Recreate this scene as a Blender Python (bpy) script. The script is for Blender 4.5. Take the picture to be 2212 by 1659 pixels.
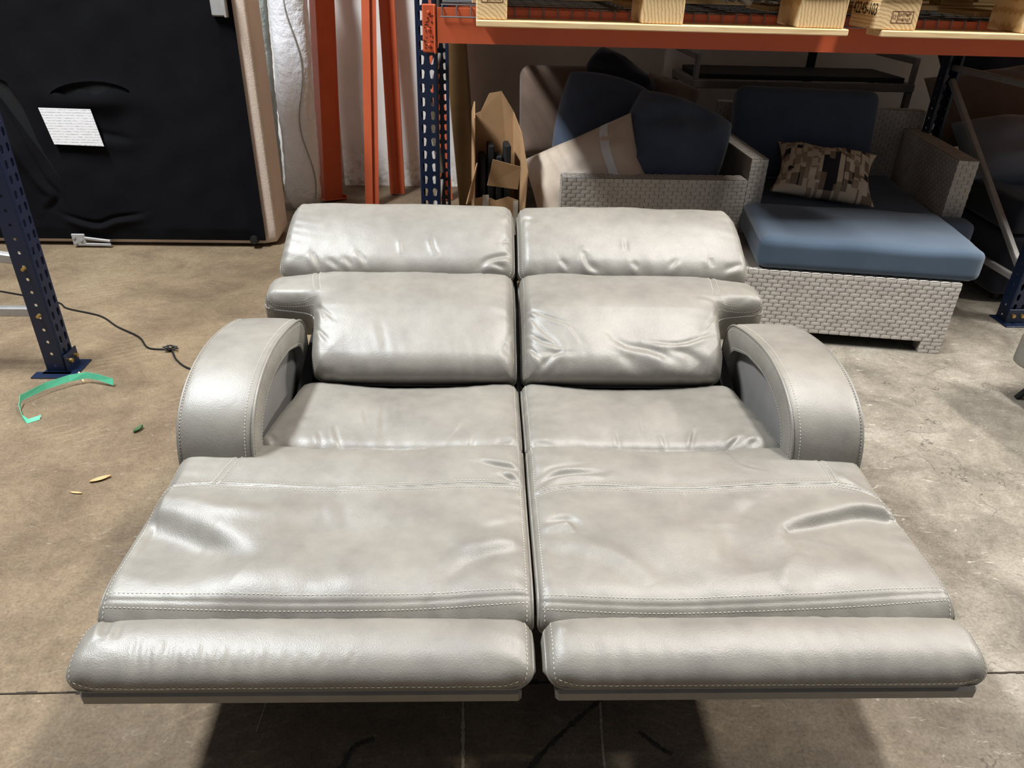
import bpy, bmesh, math, random
import numpy as np
from mathutils import Vector, Matrix, Euler

for o in list(bpy.data.objects):
    bpy.data.objects.remove(o, do_unlink=True)
SC = bpy.context.scene
COL = SC.collection
random.seed(7)
RAD = math.radians

# ------------------------------------------------------------------ camera
cam_data = bpy.data.cameras.new('camera')
cam = bpy.data.objects.new('camera', cam_data)
COL.objects.link(cam)
cam_data.sensor_fit = 'HORIZONTAL'
cam_data.sensor_width = 36.0
cam_data.lens = 36.0 * 1600.0 / 2212.0
cam_data.clip_start = 0.05
_yaw, _pitch, _roll = RAD(-3.5), RAD(30.0), math.atan2(85, 2774)
_fw = Vector((0, math.cos(_pitch), -math.sin(_pitch)))
_d0 = -Vector((0, math.sin(_pitch), math.cos(_pitch)))
_r0 = Vector((1, 0, 0))
_r = _r0 * math.cos(_roll) - _d0 * math.sin(_roll)
_d = _r0 * math.sin(_roll) + _d0 * math.cos(_roll)
_m = Matrix((_r, -_d, -_fw)).transposed()
cam.matrix_world = Matrix.Translation((0, 0, 1.45)) @ (Matrix.Rotation(_yaw, 3, 'Z') @ _m).to_4x4()
SC.camera = cam

# ------------------------------------------------------------------ world, lamps, exposure
world = bpy.data.worlds.new('warehouse_air')
SC.world = world
world.use_nodes = True
world.node_tree.nodes['Background'].inputs[0].default_value = (0.80, 0.86, 1.0, 1)
world.node_tree.nodes['Background'].inputs[1].default_value = 0.12

def strip_lamp(name, loc, size_x, size_y, power, color):
    d = bpy.data.lights.new(name, 'AREA')
    d.shape = 'RECTANGLE'
    d.size = size_x; d.size_y = size_y
    d.energy = power; d.color = color
    o = bpy.data.objects.new(name, d)
    o.location = loc
    COL.objects.link(o)
    return o
strip_lamp('ceiling_strip_lamp', (-2.25, 2.1, 4.5), 0.40, 1.7, 330, (0.93, 0.97, 1.0))
strip_lamp('ceiling_strip_lamp', (1.70, 2.1, 4.5), 0.36, 1.7, 185, (1.0, 0.98, 0.95))
strip_lamp('ceiling_strip_lamp', (6.3, 2.1, 4.5), 0.44, 1.7, 520, (1.0, 0.965, 0.91))

vs = SC.view_settings
SC.display_settings.display_device = 'sRGB'
vs.view_transform = 'Standard'
vs.look = 'None'
vs.gamma = 1.0
vs.use_curve_mapping = False
vs.exposure = 0.29

# ------------------------------------------------------------------ materials
def srgb(r, g, b):
    def f(c):
        c /= 255.0
        return c / 12.92 if c <= 0.04045 else ((c + 0.055) / 1.055) ** 2.4
    return (f(r), f(g), f(b), 1.0)

class NT:
    def __init__(self, name):
        self.m = bpy.data.materials.new(name)
        self.m.use_nodes = True
        self.t = self.m.node_tree
        self.b = self.t.nodes['Principled BSDF']
        self._co = None
    def n(self, kind, **kw):
        x = self.t.nodes.new(kind)
        for k, v in kw.items():
            setattr(x, k, v)
        return x
    def link(self, a, b):
        self.t.links.new(a, b)
    def co(self, kind='Object'):
        if self._co is None:
            self._co = self.n('ShaderNodeTexCoord')
        return self._co.outputs[kind]
    def mapped(self, scale=(1, 1, 1), rot=(0, 0, 0), kind='Object'):
        mp = self.n('ShaderNodeMapping')
        mp.inputs['Scale'].default_value = scale
        mp.inputs['Rotation'].default_value = rot
        self.link(self.co(kind), mp.inputs['Vector'])
        return mp.outputs[0]
    def noise(self, scale, detail=3, rough=0.55, vec=None, distortion=0.0):
        x = self.n('ShaderNodeTexNoise')
        x.inputs['Scale'].default_value = scale
        x.inputs['Detail'].default_value = detail
        x.inputs['Roughness'].default_value = rough
        x.inputs['Distortion'].default_value = distortion
        self.link(vec if vec is not None else self.co(), x.inputs['Vector'])
        return x.outputs['Fac']
    def ramp(self, fac, stops):
        x = self.n('ShaderNodeValToRGB')
        el = x.color_ramp.elements
        while len(el) < len(stops):
            el.new(0.5)
        for e, (p, c) in zip(el, stops):
            e.position = p
            e.color = c if len(c) == 4 else (*c, 1)
        self.link(fac, x.inputs['Fac'])
        return x.outputs['Color']
    def mix(self, fac, a, b, mode='MIX'):
        x = self.n('ShaderNodeMix', data_type='RGBA', blend_type=mode)
        for sock, val in ((x.inputs[0], fac), (x.inputs[6], a), (x.inputs[7], b)):
            if hasattr(val, 'is_output'):
                self.link(val, sock)
            else:
                sock.default_value = val
        return x.outputs[2]
    def math(self, op, a, b=None):
        x = self.n('ShaderNodeMath', operation=op)
        for sock, val in ((x.inputs[0], a), (x.inputs[1], b)):
            if val is None:
                continue
            if hasattr(val, 'is_output'):
                self.link(val, sock)
            else:
                sock.default_value = val
        return x.outputs[0]
    def color(self, c):
        if hasattr(c, 'is_output'):
            self.link(c, self.b.inputs['Base Color'])
        else:
            self.b.inputs['Base Color'].default_value = c
    def bump(self, h, strength=0.3, dist=0.002, prev=None):
        x = self.n('ShaderNodeBump')
        x.inputs['Strength'].default_value = strength
        x.inputs['Distance'].default_value = dist
        self.link(h, x.inputs['Height'])
        if prev is not None:
            self.link(prev, x.inputs['Normal'])
        self.link(x.outputs[0], self.b.inputs['Normal'])
        return x.outputs[0]
    def set(self, **kw):
        for k, v in kw.items():
            s = self.b.inputs[k.replace('_', ' ')]
            if hasattr(v, 'is_output'):
                self.link(v, s)
            else:
                s.default_value = v
        return self.m

def leather(name, c_lo, c_hi, rough=0.40, grain=1.0, spec=0.9):
    k = NT(name)
    mott = k.noise(5.0, 4, 0.6)
    mott2 = k.noise(22.0, 3, 0.6)
    mix = k.math('ADD', k.math('MULTIPLY', mott, 0.7), k.math('MULTIPLY', mott2, 0.3))
    k.color(k.ramp(mix, [(0.36, c_lo), (0.64, c_hi)]))
    vor = k.n('ShaderNodeTexVoronoi')
    vor.inputs['Scale'].default_value = 420
    k.link(k.co(), vor.inputs['Vector'])
    nb = k.bump(vor.outputs['Distance'], 0.22 * grain, 0.0012)
    wr = k.noise(34.0, 4, 0.65, distortion=0.6)
    nb = k.bump(wr, 0.10 * grain, 0.006, nb)
    rgh = k.math('ADD', k.math('MULTIPLY', mott, 0.10), rough - 0.05)
    return k.set(Roughness=rgh, Specular_IOR_Level=spec)

def plain(name, c, rough=0.6, metal=0.0, var=0.10, nscale=20, bump=0.0, bscale=200, bdist=0.002, **kw):
    k = NT(name)
    f = k.noise(nscale, 4, 0.6)
    lo = tuple(x * (1 - var) for x in c[:3]) + (1,)
    hi = tuple(min(1, x * (1 + var)) for x in c[:3]) + (1,)
    k.color(k.ramp(f, [(0.3, lo), (0.7, hi)]))
    if bump:
        k.bump(k.noise(bscale, 3, 0.6), bump, bdist)
    return k.set(Roughness=rough, Metallic=metal, **kw)

M = {}
M['leather'] = leather('grey_leather', srgb(112, 108, 101), srgb(131, 127, 118), 0.48, 1.0, 0.9)
M['vinyl'] = leather('grey_vinyl', srgb(118, 116, 114), srgb(128, 126, 123), 0.45, 0.5, 0.6)
M['thread'] = plain('pale_thread', srgb(182, 177, 166), 0.7)
M['lining'] = plain('black_lining', srgb(28, 28, 30), 0.9, bump=0.2, bscale=400)
M['flap'] = plain('grey_flap_cloth', srgb(152, 150, 147), 0.8)
M['black_steel'] = plain('black_steel', srgb(30, 30, 32), 0.45, 0.6)
M['black_rubber'] = plain('black_cable_rubber', srgb(22, 21, 21), 0.5)

def floor_mat():
    k = NT('worn_concrete')
    co = k.co('Object')
    big = k.noise(0.9, 5, 0.62, distortion=0.8)
    mid = k.noise(4.5, 6, 0.68, distortion=0.5)
    fine = k.noise(38, 5, 0.7)
    base = k.ramp(k.math('ADD', k.math('MULTIPLY', big, 0.5), k.math('MULTIPLY', mid, 0.5)),
                  [(0.32, srgb(112, 93, 73)), (0.46, srgb(138, 119, 95)), (0.56, srgb(158, 138, 110)), (0.70, srgb(176, 158, 130))])
    # greyer, paler tone towards the right of the sofa
    sep = k.n('ShaderNodeSeparateXYZ'); k.link(co, sep.inputs[0])
    wob = k.math('ADD', sep.outputs[0], k.math('MULTIPLY', k.noise(1.3, 3), 1.2))
    rt = k.ramp(k.math('MULTIPLY', wob, 0.4), [(0.30, (0, 0, 0)), (0.72, (1, 1, 1))])
    grey = k.ramp(mid, [(0.30, srgb(118, 111, 100)), (0.52, srgb(156, 148, 134)), (0.72, srgb(184, 177, 164))])
    base = k.mix(rt, base, grey)
    fine2 = k.noise(130, 6, 0.75)
    base = k.mix(0.55, base, k.ramp(fine2, [(0.34, srgb(120, 112, 104)), (0.5, srgb(208, 206, 204)), (0.68, srgb(250, 250, 250))]), 'MULTIPLY')
    base = k.mix(0.35, base, k.ramp(fine, [(0.3, srgb(110, 104, 98)), (0.5, srgb(188, 188, 188)), (0.72, srgb(235, 235, 235))]), 'MULTIPLY')
        # hairline cracks
    v = k.n('ShaderNodeTexVoronoi', feature='DISTANCE_TO_EDGE')
    v.inputs['Scale'].default_value = 2.6
    warp = k.n('ShaderNodeVectorMath', operation='ADD')
    nz = k.n('ShaderNodeTexNoise'); nz.inputs['Scale'].default_value = 5; nz.inputs['Detail'].default_value = 5
    k.link(co, nz.inputs['Vector'])
    sc = k.n('ShaderNodeVectorMath', operation='SCALE'); sc.inputs['Scale'].default_value = 0.45
    k.link(nz.outputs['Color'], sc.inputs[0]); k.link(co, warp.inputs[0]); k.link(sc.outputs[0], warp.inputs[1])
    k.link(warp.outputs[0], v.inputs['Vector'])
    crack = k.ramp(v.outputs['Distance'], [(0.0, (1, 1, 1)), (0.006, (0, 0, 0))])
    cmask = k.ramp(k.noise(2.2, 4), [(0.47, (0, 0, 0)), (0.56, (1, 1, 1))])
    cf = k.math('MULTIPLY', k.math('MULTIPLY', crack, cmask), k.math('ADD', k.math('MULTIPLY', rt, 0.75), 0.12))
    base = k.mix(cf, base, srgb(60, 54, 48))
    # dark scuffs
    sm = k.noise(7.0, 8, 0.82, k.mapped((1.0, 3.2, 1), (0, 0, 0.6)))
    sf = k.ramp(sm, [(0.60, (0, 0, 0)), (0.68, (1, 1, 1))])
    base = k.mix(k.math('MULTIPLY', sf, 0.45), base, srgb(78, 70, 62))
    # swirled polish marks
    wv = k.n('ShaderNodeTexWave', wave_type='RINGS', rings_direction='Z')
    wv.inputs['Scale'].default_value = 9; wv.inputs['Distortion'].default_value = 5; wv.inputs['Detail'].default_value = 3
    k.link(k.mapped((1, 1, 1)), wv.inputs['Vector'])
    wf = k.math('MULTIPLY', k.ramp(wv.outputs['Fac'], [(0.86, (0, 0, 0)), (0.98, (1, 1, 1))]),
                k.ramp(k.noise(3.0, 2), [(0.54, (0, 0, 0)), (0.66, (1, 1, 1))]))
    base = k.mix(k.math('MULTIPLY', k.math('MULTIPLY', wf, k.math('SUBTRACT', 1.0, rt)), 0.16), base, srgb(196, 176, 140))
    # fibrous dark scratches and pale nicks
    for sc_, st_, rot_, lo_, hi_, amt, colr in ((34, 3.0, 0.5, 0.585, 0.66, 0.50, srgb(84, 76, 66)), (48, 3.4, -0.7, 0.60, 0.67, 0.42, srgb(80, 72, 63)),
                                                (40, 3.0, 1.3, 0.61, 0.68, 0.35, srgb(232, 224, 208)), (11, 1.4, 0.2, 0.62, 0.70, 0.40, srgb(92, 83, 72))):
        f_ = k.noise(1.0, 6, 0.7, k.mapped((sc_ / st_, sc_, 1), (0, 0, rot_)), 1.6)
        w_ = k.math('MULTIPLY', k.ramp(f_, [(lo_, (0, 0, 0)), (hi_, (1, 1, 1))]), k.math('ADD', k.math('MULTIPLY', rt, 0.6), 0.4))
        base = k.mix(k.math('MULTIPLY', w_, amt), base, colr)
    k.color(base)
    nb = k.bump(fine, 0.25, 0.004)
    k.bump(mid, 0.25, 0.012, nb)
    return k.set(Roughness=k.ramp(mid, [(0.3, (0.75,) * 3), (0.7, (0.6,) * 3)]), Specular_IOR_Level=0.3)
M['floor'] = floor_mat()
M['joint'] = plain('joint_dirt', srgb(52, 44, 36), 0.95)
M['chalk'] = plain('chalk_line_paint', srgb(176, 160, 136), 0.9, var=0.25, nscale=60)
M['tyre_mark'] = plain('tyre_mark', srgb(66, 59, 52), 0.8, var=0.4, nscale=50)

def wall_mat():
    k = NT('painted_block_wall')
    sep = k.n('ShaderNodeSeparateXYZ'); k.link(k.co(), sep.inputs[0])
    base = k.ramp(k.noise(3, 4), [(0.3, srgb(222, 219, 214)), (0.7, srgb(238, 236, 232))])
    low = k.ramp(k.math('ADD', sep.outputs[2], k.math('MULTIPLY', k.noise(5, 5, 0.7), 0.25)),
                 [(0.10, (1, 1, 1)), (0.42, (0, 0, 0))])
    dirt = k.ramp(k.noise(14, 5, 0.75), [(0.46, (0, 0, 0)), (0.66, (1, 1, 1))])
    base = k.mix(k.math('MULTIPLY', low, dirt), base, srgb(140, 116, 86))
    k.color(base)
    k.bump(k.noise(40, 4), 0.2, 0.004)
    return k.set(Roughness=0.8)
M['wall'] = wall_mat()

def steel_paint(name, c, chip, rough=0.42):
    k = NT(name)
    base = k.ramp(k.noise(6, 4), [(0.3, tuple(x * 0.86 for x in c[:3])), (0.7, c)])
    chips = k.ramp(k.noise(24, 6, 0.72), [(0.70, (0, 0, 0)), (0.73, (1, 1, 1))])
    k.color(k.mix(k.math('MULTIPLY', chips, 0.6), base, chip))
    k.bump(k.noise(60, 3), 0.06, 0.002)
    return k.set(Roughness=rough)
M['orange'] = steel_paint('orange_painted_steel', srgb(198, 92, 54), srgb(150, 78, 50))
M['blue'] = steel_paint('navy_painted_steel', srgb(11, 28, 56), srgb(46, 60, 80))
M['galv'] = plain('galvanised_steel', srgb(168, 166, 164), 0.45, 0.35, nscale=30)
M['wire'] = plain('zinc_wire', srgb(120, 122, 128), 0.45, 0.6)
M['brass'] = plain('brass_bolt', srgb(190, 160, 96), 0.35, 0.9)

def wood_mat(name, lo, hi, axis=0):
    k = NT(name)
    scale = [38, 38, 38]; scale[axis] = 2.2
    g = k.noise(1.0, 5, 0.6, k.mapped(tuple(scale)), 1.2)
    k.color(k.ramp(g, [(0.3, lo), (0.6, hi)]))
    k.bump(g, 0.25, 0.003)
    return k.set(Roughness=0.75)
M['pine'] = wood_mat('rough_pine', srgb(186, 152, 104), srgb(226, 198, 152), 0)
M['pine_y'] = wood_mat('rough_pine_lengthwise', srgb(176, 142, 96), srgb(218, 188, 140), 1)
def endgrain():
    k = NT('pine_end_grain')
    w = k.n('ShaderNodeTexWave', wave_type='RINGS', rings_direction='Y')
    w.inputs['Scale'].default_value = 26; w.inputs['Distortion'].default_value = 3.0; w.inputs['Detail'].default_value = 3
    w.inputs['Detail Scale'].default_value = 2.0
    mp = k.n('ShaderNodeMapping'); mp.inputs['Location'].default_value = (0.03, 0, 0.06)
    k.link(k.co(), mp.inputs['Vector']); k.link(mp.outputs[0], w.inputs['Vector'])
    k.color(k.ramp(w.outputs['Fac'], [(0.1, srgb(196, 160, 110)), (0.6, srgb(222, 194, 146))]))
    return k.set(Roughness=0.85)
M['endgrain'] = endgrain()
M['ink'] = plain('black_ink', srgb(30, 26, 24), 0.8)
M['brown_ink'] = plain('brown_stamp_ink', srgb(96, 56, 38), 0.8)
M['cardboard'] = plain('brown_cardboard', srgb(176, 138, 98), 0.85, var=0.08, nscale=8, bump=0.1, bscale=30, bdist=0.004)
M['cardboard_dark'] = plain('aged_cardboard', srgb(138, 106, 66), 0.8, var=0.14, nscale=5)
M['tape'] = plain('clear_tape', srgb(196, 186, 170), 0.25)

def cloth(name, lo, hi, scale=500, rough=0.9, bump=0.3, sheen=0.25):
    k = NT(name)
    w = k.noise(scale, 2, 0.5)
    big = k.noise(6, 3)
    k.color(k.mix(0.5, k.ramp(w, [(0.35, lo), (0.65, hi)]), k.ramp(big, [(0.3, lo), (0.7, hi)])))
    k.bump(w, bump, 0.0015)
    return k.set(Roughness=rough, Sheen_Weight=sheen, Specular_IOR_Level=0.25)
M['navy'] = cloth('navy_cushion_cloth', srgb(70, 80, 98), srgb(84, 95, 114))
M['blue_cloth'] = cloth('steel_blue_cushion_cloth', srgb(62, 77, 93), srgb(76, 92, 109))
M['dark_cloth'] = cloth('black_navy_cloth', srgb(30, 33, 42), srgb(42, 45, 56))
M['brown_cloth'] = cloth('brown_cushion_cloth', srgb(108, 90, 78), srgb(128, 108, 94))
M['grey_cloth'] = cloth('grey_cushion_cloth', srgb(120, 124, 134), srgb(140, 144, 152))
M['chenille'] = cloth('tan_chenille', srgb(212, 192, 176), srgb(234, 216, 200), 160, bump=0.8)
M['satin'] = plain('tan_satin', srgb(216, 198, 178), 0.42, var=0.05)
M['ribbon'] = plain('white_ribbon', srgb(232, 232, 234), 0.5, var=0.03)
M['dust_cover'] = cloth('black_dust_cover', srgb(9, 9, 12), srgb(17, 17, 21), 300, 0.95, 0.3, 0.0)
M['dust_cover'].node_tree.nodes['Principled BSDF'].inputs['Specular IOR Level'].default_value = 0.12
M['cavity'] = plain('dark_cavity', srgb(6, 6, 8), 0.95)
M['wrap'] = plain('white_plastic_wrap', srgb(226, 227, 232), 0.28, var=0.05, nscale=8, bump=0.6, bscale=26, bdist=0.02)
M['wrap_green'] = plain('greenish_striped_wrap', srgb(176, 184, 176), 0.35, var=0.18, nscale=14, bump=0.5, bscale=22, bdist=0.02)
M['beige_wrap'] = plain('beige_roll_cloth', srgb(206, 192, 176), 0.7)
M['film'] = plain('clear_stretch_film', srgb(225, 225, 225), 0.2, Alpha=0.55, bump=0.6, bscale=30, bdist=0.02)
M['green'] = plain('green_strap', srgb(92, 190, 150), 0.42, var=0.06)
M['leaf'] = plain('green_leaf', srgb(60, 92, 52), 0.6)
M['dry_leaf'] = plain('dry_leaf', srgb(196, 160, 112), 0.8)
M['black_mesh'] = plain('black_tray', srgb(22, 20, 20), 0.7)
M['grey_frame'] = plain('grey_frame_paint', srgb(122, 116, 112), 0.5)

def wicker_mat():
    k = NT('grey_wicker_strand')
    f = k.noise(12, 3)
    g = k.noise(260, 2, 0.5)
    k.color(k.mix(0.35, k.ramp(f, [(0.3, srgb(178, 170, 161)), (0.7, srgb(210, 203, 193))]),
                  k.ramp(g, [(0.3, srgb(158, 150, 141)), (0.7, srgb(222, 215, 206))])))
    return k.set(Roughness=0.55)
M['wicker'] = wicker_mat()
M['wicker_core'] = plain('dark_wicker_core', srgb(126, 118, 108), 0.8)

def label_mat():
    k = NT('printed_care_label')
    br = k.n('ShaderNodeTexBrick')
    br.inputs['Scale'].default_value = 1.0
    br.inputs['Color1'].default_value = (0.9, 0.9, 0.9, 1); br.inputs['Color2'].default_value = (0.9, 0.9, 0.9, 1)
    nz = k.noise(60, 3, 0.7, k.mapped((1.0, 1, 3.0)))
    lines = k.n('ShaderNodeTexWave', wave_type='BANDS', bands_direction='Z')
    lines.inputs['Scale'].default_value = 24
    k.link(k.co(), lines.inputs['Vector'])
    f = k.math('MULTIPLY', k.ramp(lines.outputs['Fac'], [(0.62, (0, 0, 0)), (0.75, (1, 1, 1))]),
               k.ramp(nz, [(0.42, (0, 0, 0)), (0.55, (1, 1, 1))]))
    k.color(k.mix(k.math('MULTIPLY', f, 0.5), srgb(232, 231, 232), srgb(90, 90, 94)))
    return k.set(Roughness=0.6)
M['label'] = label_mat()

def pattern_mat():
    k = NT('patchwork_print_cloth')
    br = k.n('ShaderNodeTexBrick', offset=0.37, squash=1.0)
    br.inputs['Scale'].default_value = 1.0
    br.inputs['Mortar Size'].default_value = 0.0
    br.inputs['Brick Width'].default_value = 0.085
    br.inputs['Row Height'].default_value = 0.026
    br.inputs['Color1'].default_value = (0, 0, 0, 1); br.inputs['Color2'].default_value = (1, 1, 1, 1)
    k.link(k.mapped((1, 1, 1), (0, 0, RAD(90)), 'Object'), br.inputs['Vector'])
    br2 = k.n('ShaderNodeTexBrick', offset=0.6)
    br2.inputs['Scale'].default_value = 1.0
    br2.inputs['Mortar Size'].default_value = 0.0
    br2.inputs['Brick Width'].default_value = 0.05
    br2.inputs['Row Height'].default_value = 0.041
    br2.inputs['Color1'].default_value = (0, 0, 0, 1); br2.inputs['Color2'].default_value = (1, 1, 1, 1)
    k.link(k.mapped((1, 1, 1), (0, 0, RAD(90)), 'Object'), br2.inputs['Vector'])
    x = k.math('ADD', k.math('MULTIPLY', br.outputs['Color'], 0.6), k.math('MULTIPLY', br2.outputs['Color'], 0.4))
    r = k.n('ShaderNodeValToRGB'); r.color_ramp.interpolation = 'CONSTANT'
    el = r.color_ramp.elements
    stops = [(0.0, srgb(46, 44, 50)), (0.22, srgb(150, 130, 110)), (0.40, srgb(232, 216, 190)), (0.62, srgb(182, 162, 138)), (0.8, srgb(240, 228, 206))]
    while len(el) < len(stops): el.new(0.5)
    for e, (p, c) in zip(el, stops): e.position = p; e.color = c
    k.link(x, r.inputs[0])
    k.color(r.outputs[0])
    k.bump(k.noise(500, 2), 0.3, 0.001)
    return k.set(Roughness=0.9)
M['pattern'] = pattern_mat()

# ------------------------------------------------------------------ object helpers
def tag(o, label, cat, group=None, kind=None):
    if label: o['label'] = label
    if cat: o['category'] = cat
    if group: o['group'] = group
    if kind: o['kind'] = kind
    return o

def empty(name, loc, rz=0.0, label=None, cat=None, group=None, kind=None):
    o = bpy.data.objects.new(name, None)
    o.empty_display_size = 0.1
    o.location = loc
    o.rotation_euler = (0, 0, rz)
    COL.objects.link(o)
    return tag(o, label, cat, group, kind)

class MB:
    """collects verts / faces for one mesh"""
    def __init__(self):
        self.v = []; self.f = []
    def add(self, verts, faces):
        b = len(self.v)
        self.v.extend([tuple(p) for p in verts])
        self.f.extend([tuple(i + b for i in q) for q in faces])
        return self
    def box(self, lo, hi, c=0.0, mat=None):
        (x0, y0, z0), (x1, y1, z1) = lo, hi
        if c <= 0:
            vs = [(x, y, z) for z in (z0, z1) for y in (y0, y1) for x in (x0, x1)]
            fs = [(0, 2, 3, 1), (4, 5, 7, 6), (0, 1, 5, 4), (2, 6, 7, 3), (0, 4, 6, 2), (1, 3, 7, 5)]
        else:
            c = min(c, (x1 - x0) * 0.45, (y1 - y0) * 0.45, (z1 - z0) * 0.45)
            vs = []; idx = {}
            for iz in (0, 1):
                for iy in (0, 1):
                    for ix in (0, 1):
                        P = [(x0, x1)[ix], (y0, y1)[iy], (z0, z1)[iz]]
                        S = [1 - 2 * ix, 1 - 2 * iy, 1 - 2 * iz]
                        for a in range(3):
                            q = list(P)
                            for b in range(3):
                                if b != a: q[b] += S[b] * c
                            idx[(ix, iy, iz, a)] = len(vs); vs.append(q)
            fs = []
            cc = [(0, 0), (1, 0), (1, 1), (0, 1)]
            for a in range(3):
                b1, b2 = [b for b in range(3) if b != a]
                for s in (0, 1):
                    f = []
                    for p, q in cc:
                        k = [0, 0, 0]; k[a] = s; k[b1] = p; k[b2] = q
                        f.append(idx[(*k, a)])
                    fs.append(tuple(f))
            for a in range(3):                       # edges running along a
                b1, b2 = [b for b in range(3) if b != a]
                for p in (0, 1):
                    for q in (0, 1):
                        k0 = [0, 0, 0]; k0[b1] = p; k0[b2] = q
                        k1 = list(k0); k1[a] = 1
                        fs.append((idx[(*k0, b1)], idx[(*k0, b2)], idx[(*k1, b2)], idx[(*k1, b1)]))
            for ix in (0, 1):
                for iy in (0, 1):
                    for iz in (0, 1):
                        fs.append(tuple(idx[(ix, iy, iz, a)] for a in range(3)))
        if mat is not None:
            vs = [tuple(mat @ Vector(p)) for p in vs]
        return self.add(vs, fs)
    def bar(self, a, b, w, h, up=(0, 0, 1), c=0.0):
        a = Vector(a); b = Vector(b)
        d = (b - a); L = d.length; d.normalize()
        up = Vector(up)
        s = d.cross(up)
        if s.length < 1e-4: s = d.cross(Vector((1, 0, 0)))
        s.normalize(); u = s.cross(d)
        m = Matrix((s, d, u)).transposed().to_4x4(); m.translation = a
        return self.box((-w / 2, 0, -h / 2), (w / 2, L, h / 2), c, m)
    def tube(self, path, r, n=8, closed=False, cap=True):
        P = [Vector(p) for p in path]
        N = len(P)
        base = len(self.v)
        prev = None
        for i in range(N):
            if closed:
                t = P[(i + 1) % N] - P[i - 1]
            else:
                t = P[min(i + 1, N - 1)] - P[max(i - 1, 0)]
            t.normalize()
            if prev is None:
                a = t.cross(Vector((0, 0, 1)))
                if a.length < 1e-3: a = t.cross(Vector((1, 0, 0)))
                a.normalize()
            else:
                a = prev - t * prev.dot(t)
                if a.length < 1e-6: a = t.cross(Vector((0, 0, 1)))
                a.normalize()
            prev = a
            b = t.cross(a)
            rr = r[i] if hasattr(r, '__len__') else r
            for k in range(n):
                w = 2 * math.pi * k / n
                self.v.append(tuple(P[i] + a * (rr * math.cos(w)) + b * (rr * math.sin(w))))
        for i in range(N if closed else N - 1):
            j = (i + 1) % N
            for k in range(n):
                k2 = (k + 1) % n
                self.f.append((base + i * n + k, base + i * n + k2, base + j * n + k2, base + j * n + k))
        if cap and not closed:
            self.f.append(tuple(base + k for k in range(n))[::-1])
            self.f.append(tuple(base + (N - 1) * n + k for k in range(n)))
        return self
    def prism(self, poly, a0, a1, axis=0):
        """extrude a 2-D polygon along an axis (0: poly is y,z ; 1: x,z ; 2: x,y)"""
        def P(q, a):
            return {0: (a, q[0], q[1]), 1: (q[0], a, q[1]), 2: (q[0], q[1], a)}[axis]
        n = len(poly)
        vs = [P(q, a0) for q in poly] + [P(q, a1) for q in poly]
        fs = [tuple(range(n))[::-1], tuple(range(n, 2 * n))] + [(i, (i + 1) % n, n + (i + 1) % n, n + i) for i in range(n)]
        return self.add(vs, fs)
    def grid(self, A, closed_u=False):
        """A: array rows x cols x 3"""
        R, Cn = A.shape[:2]
        base = len(self.v)
        self.v.extend([tuple(p) for p in A.reshape(-1, 3)])
        for i in range(R - 1):
            for j in range(Cn if closed_u else Cn - 1):
                j2 = (j + 1) % Cn
                self.f.append((base + i * Cn + j, base + i * Cn + j2, base + (i + 1) * Cn + j2, base + (i + 1) * Cn + j))
        return self
    def build(self, name, mat, parent=None, smooth=None, recalc=True):
        me = bpy.data.meshes.new(name)
        me.from_pydata(self.v, [], self.f)
        if recalc:
            bm = bmesh.new(); bm.from_mesh(me)
            bmesh.ops.recalc_face_normals(bm, faces=bm.faces[:])
            bm.to_mesh(me); bm.free()
        me.materials.append(mat)
        if smooth is not None:
            me.shade_smooth()
            if smooth < 180:
                me.set_sharp_from_angle(angle=RAD(smooth))
        o = bpy.data.objects.new(name, me)
        COL.objects.link(o)
        if parent is not None: o.parent = parent
        return o

def box_obj(name, lo, hi, mat, parent=None, c=0.003):
    return MB().box(lo, hi, c).build(name, mat, parent)

def wavy(n, seed, freq):
    """sum of random plane waves -> function(x, y) roughly in [-1, 1]"""
    rng = np.random.RandomState(seed)
    ang = rng.rand(n) * 2 * math.pi
    fr = freq * (0.6 + 0.8 * rng.rand(n))
    ph = rng.rand(n) * 2 * math.pi
    def f(x, y):
        r = 0
        for a, k, p in zip(ang, fr, ph):
            r = r + np.sin((x * math.cos(a) + y * math.sin(a)) * k * 2 * math.pi + p)
        return r / math.sqrt(n) * 0.8
    return f

#<<CUSHION
def catmull(pts, n):
    P = np.array(pts, float)
    P = np.vstack([2 * P[0] - P[1], P, 2 * P[-1] - P[-2]])
    out = []
    for i in range(1, len(P) - 2):
        t = np.linspace(0, 1, 24, endpoint=False)[:, None]
        a, b, c, d = P[i - 1], P[i], P[i + 1], P[i + 2]
        out.append(0.5 * ((2 * b) + (-a + c) * t + (2 * a - 5 * b + 4 * c - d) * t ** 2 + (-a + 3 * b - 3 * c + d) * t ** 3))
    out.append(P[-2][None])
    Q = np.vstack(out)
    L = np.concatenate([[0], np.cumsum(np.linalg.norm(np.diff(Q, axis=0), axis=1))])
    x = np.linspace(0, L[-1], n)
    return np.stack([np.interp(x, L, Q[:, k]) for k in range(Q.shape[1])], 1), L[-1]

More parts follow.
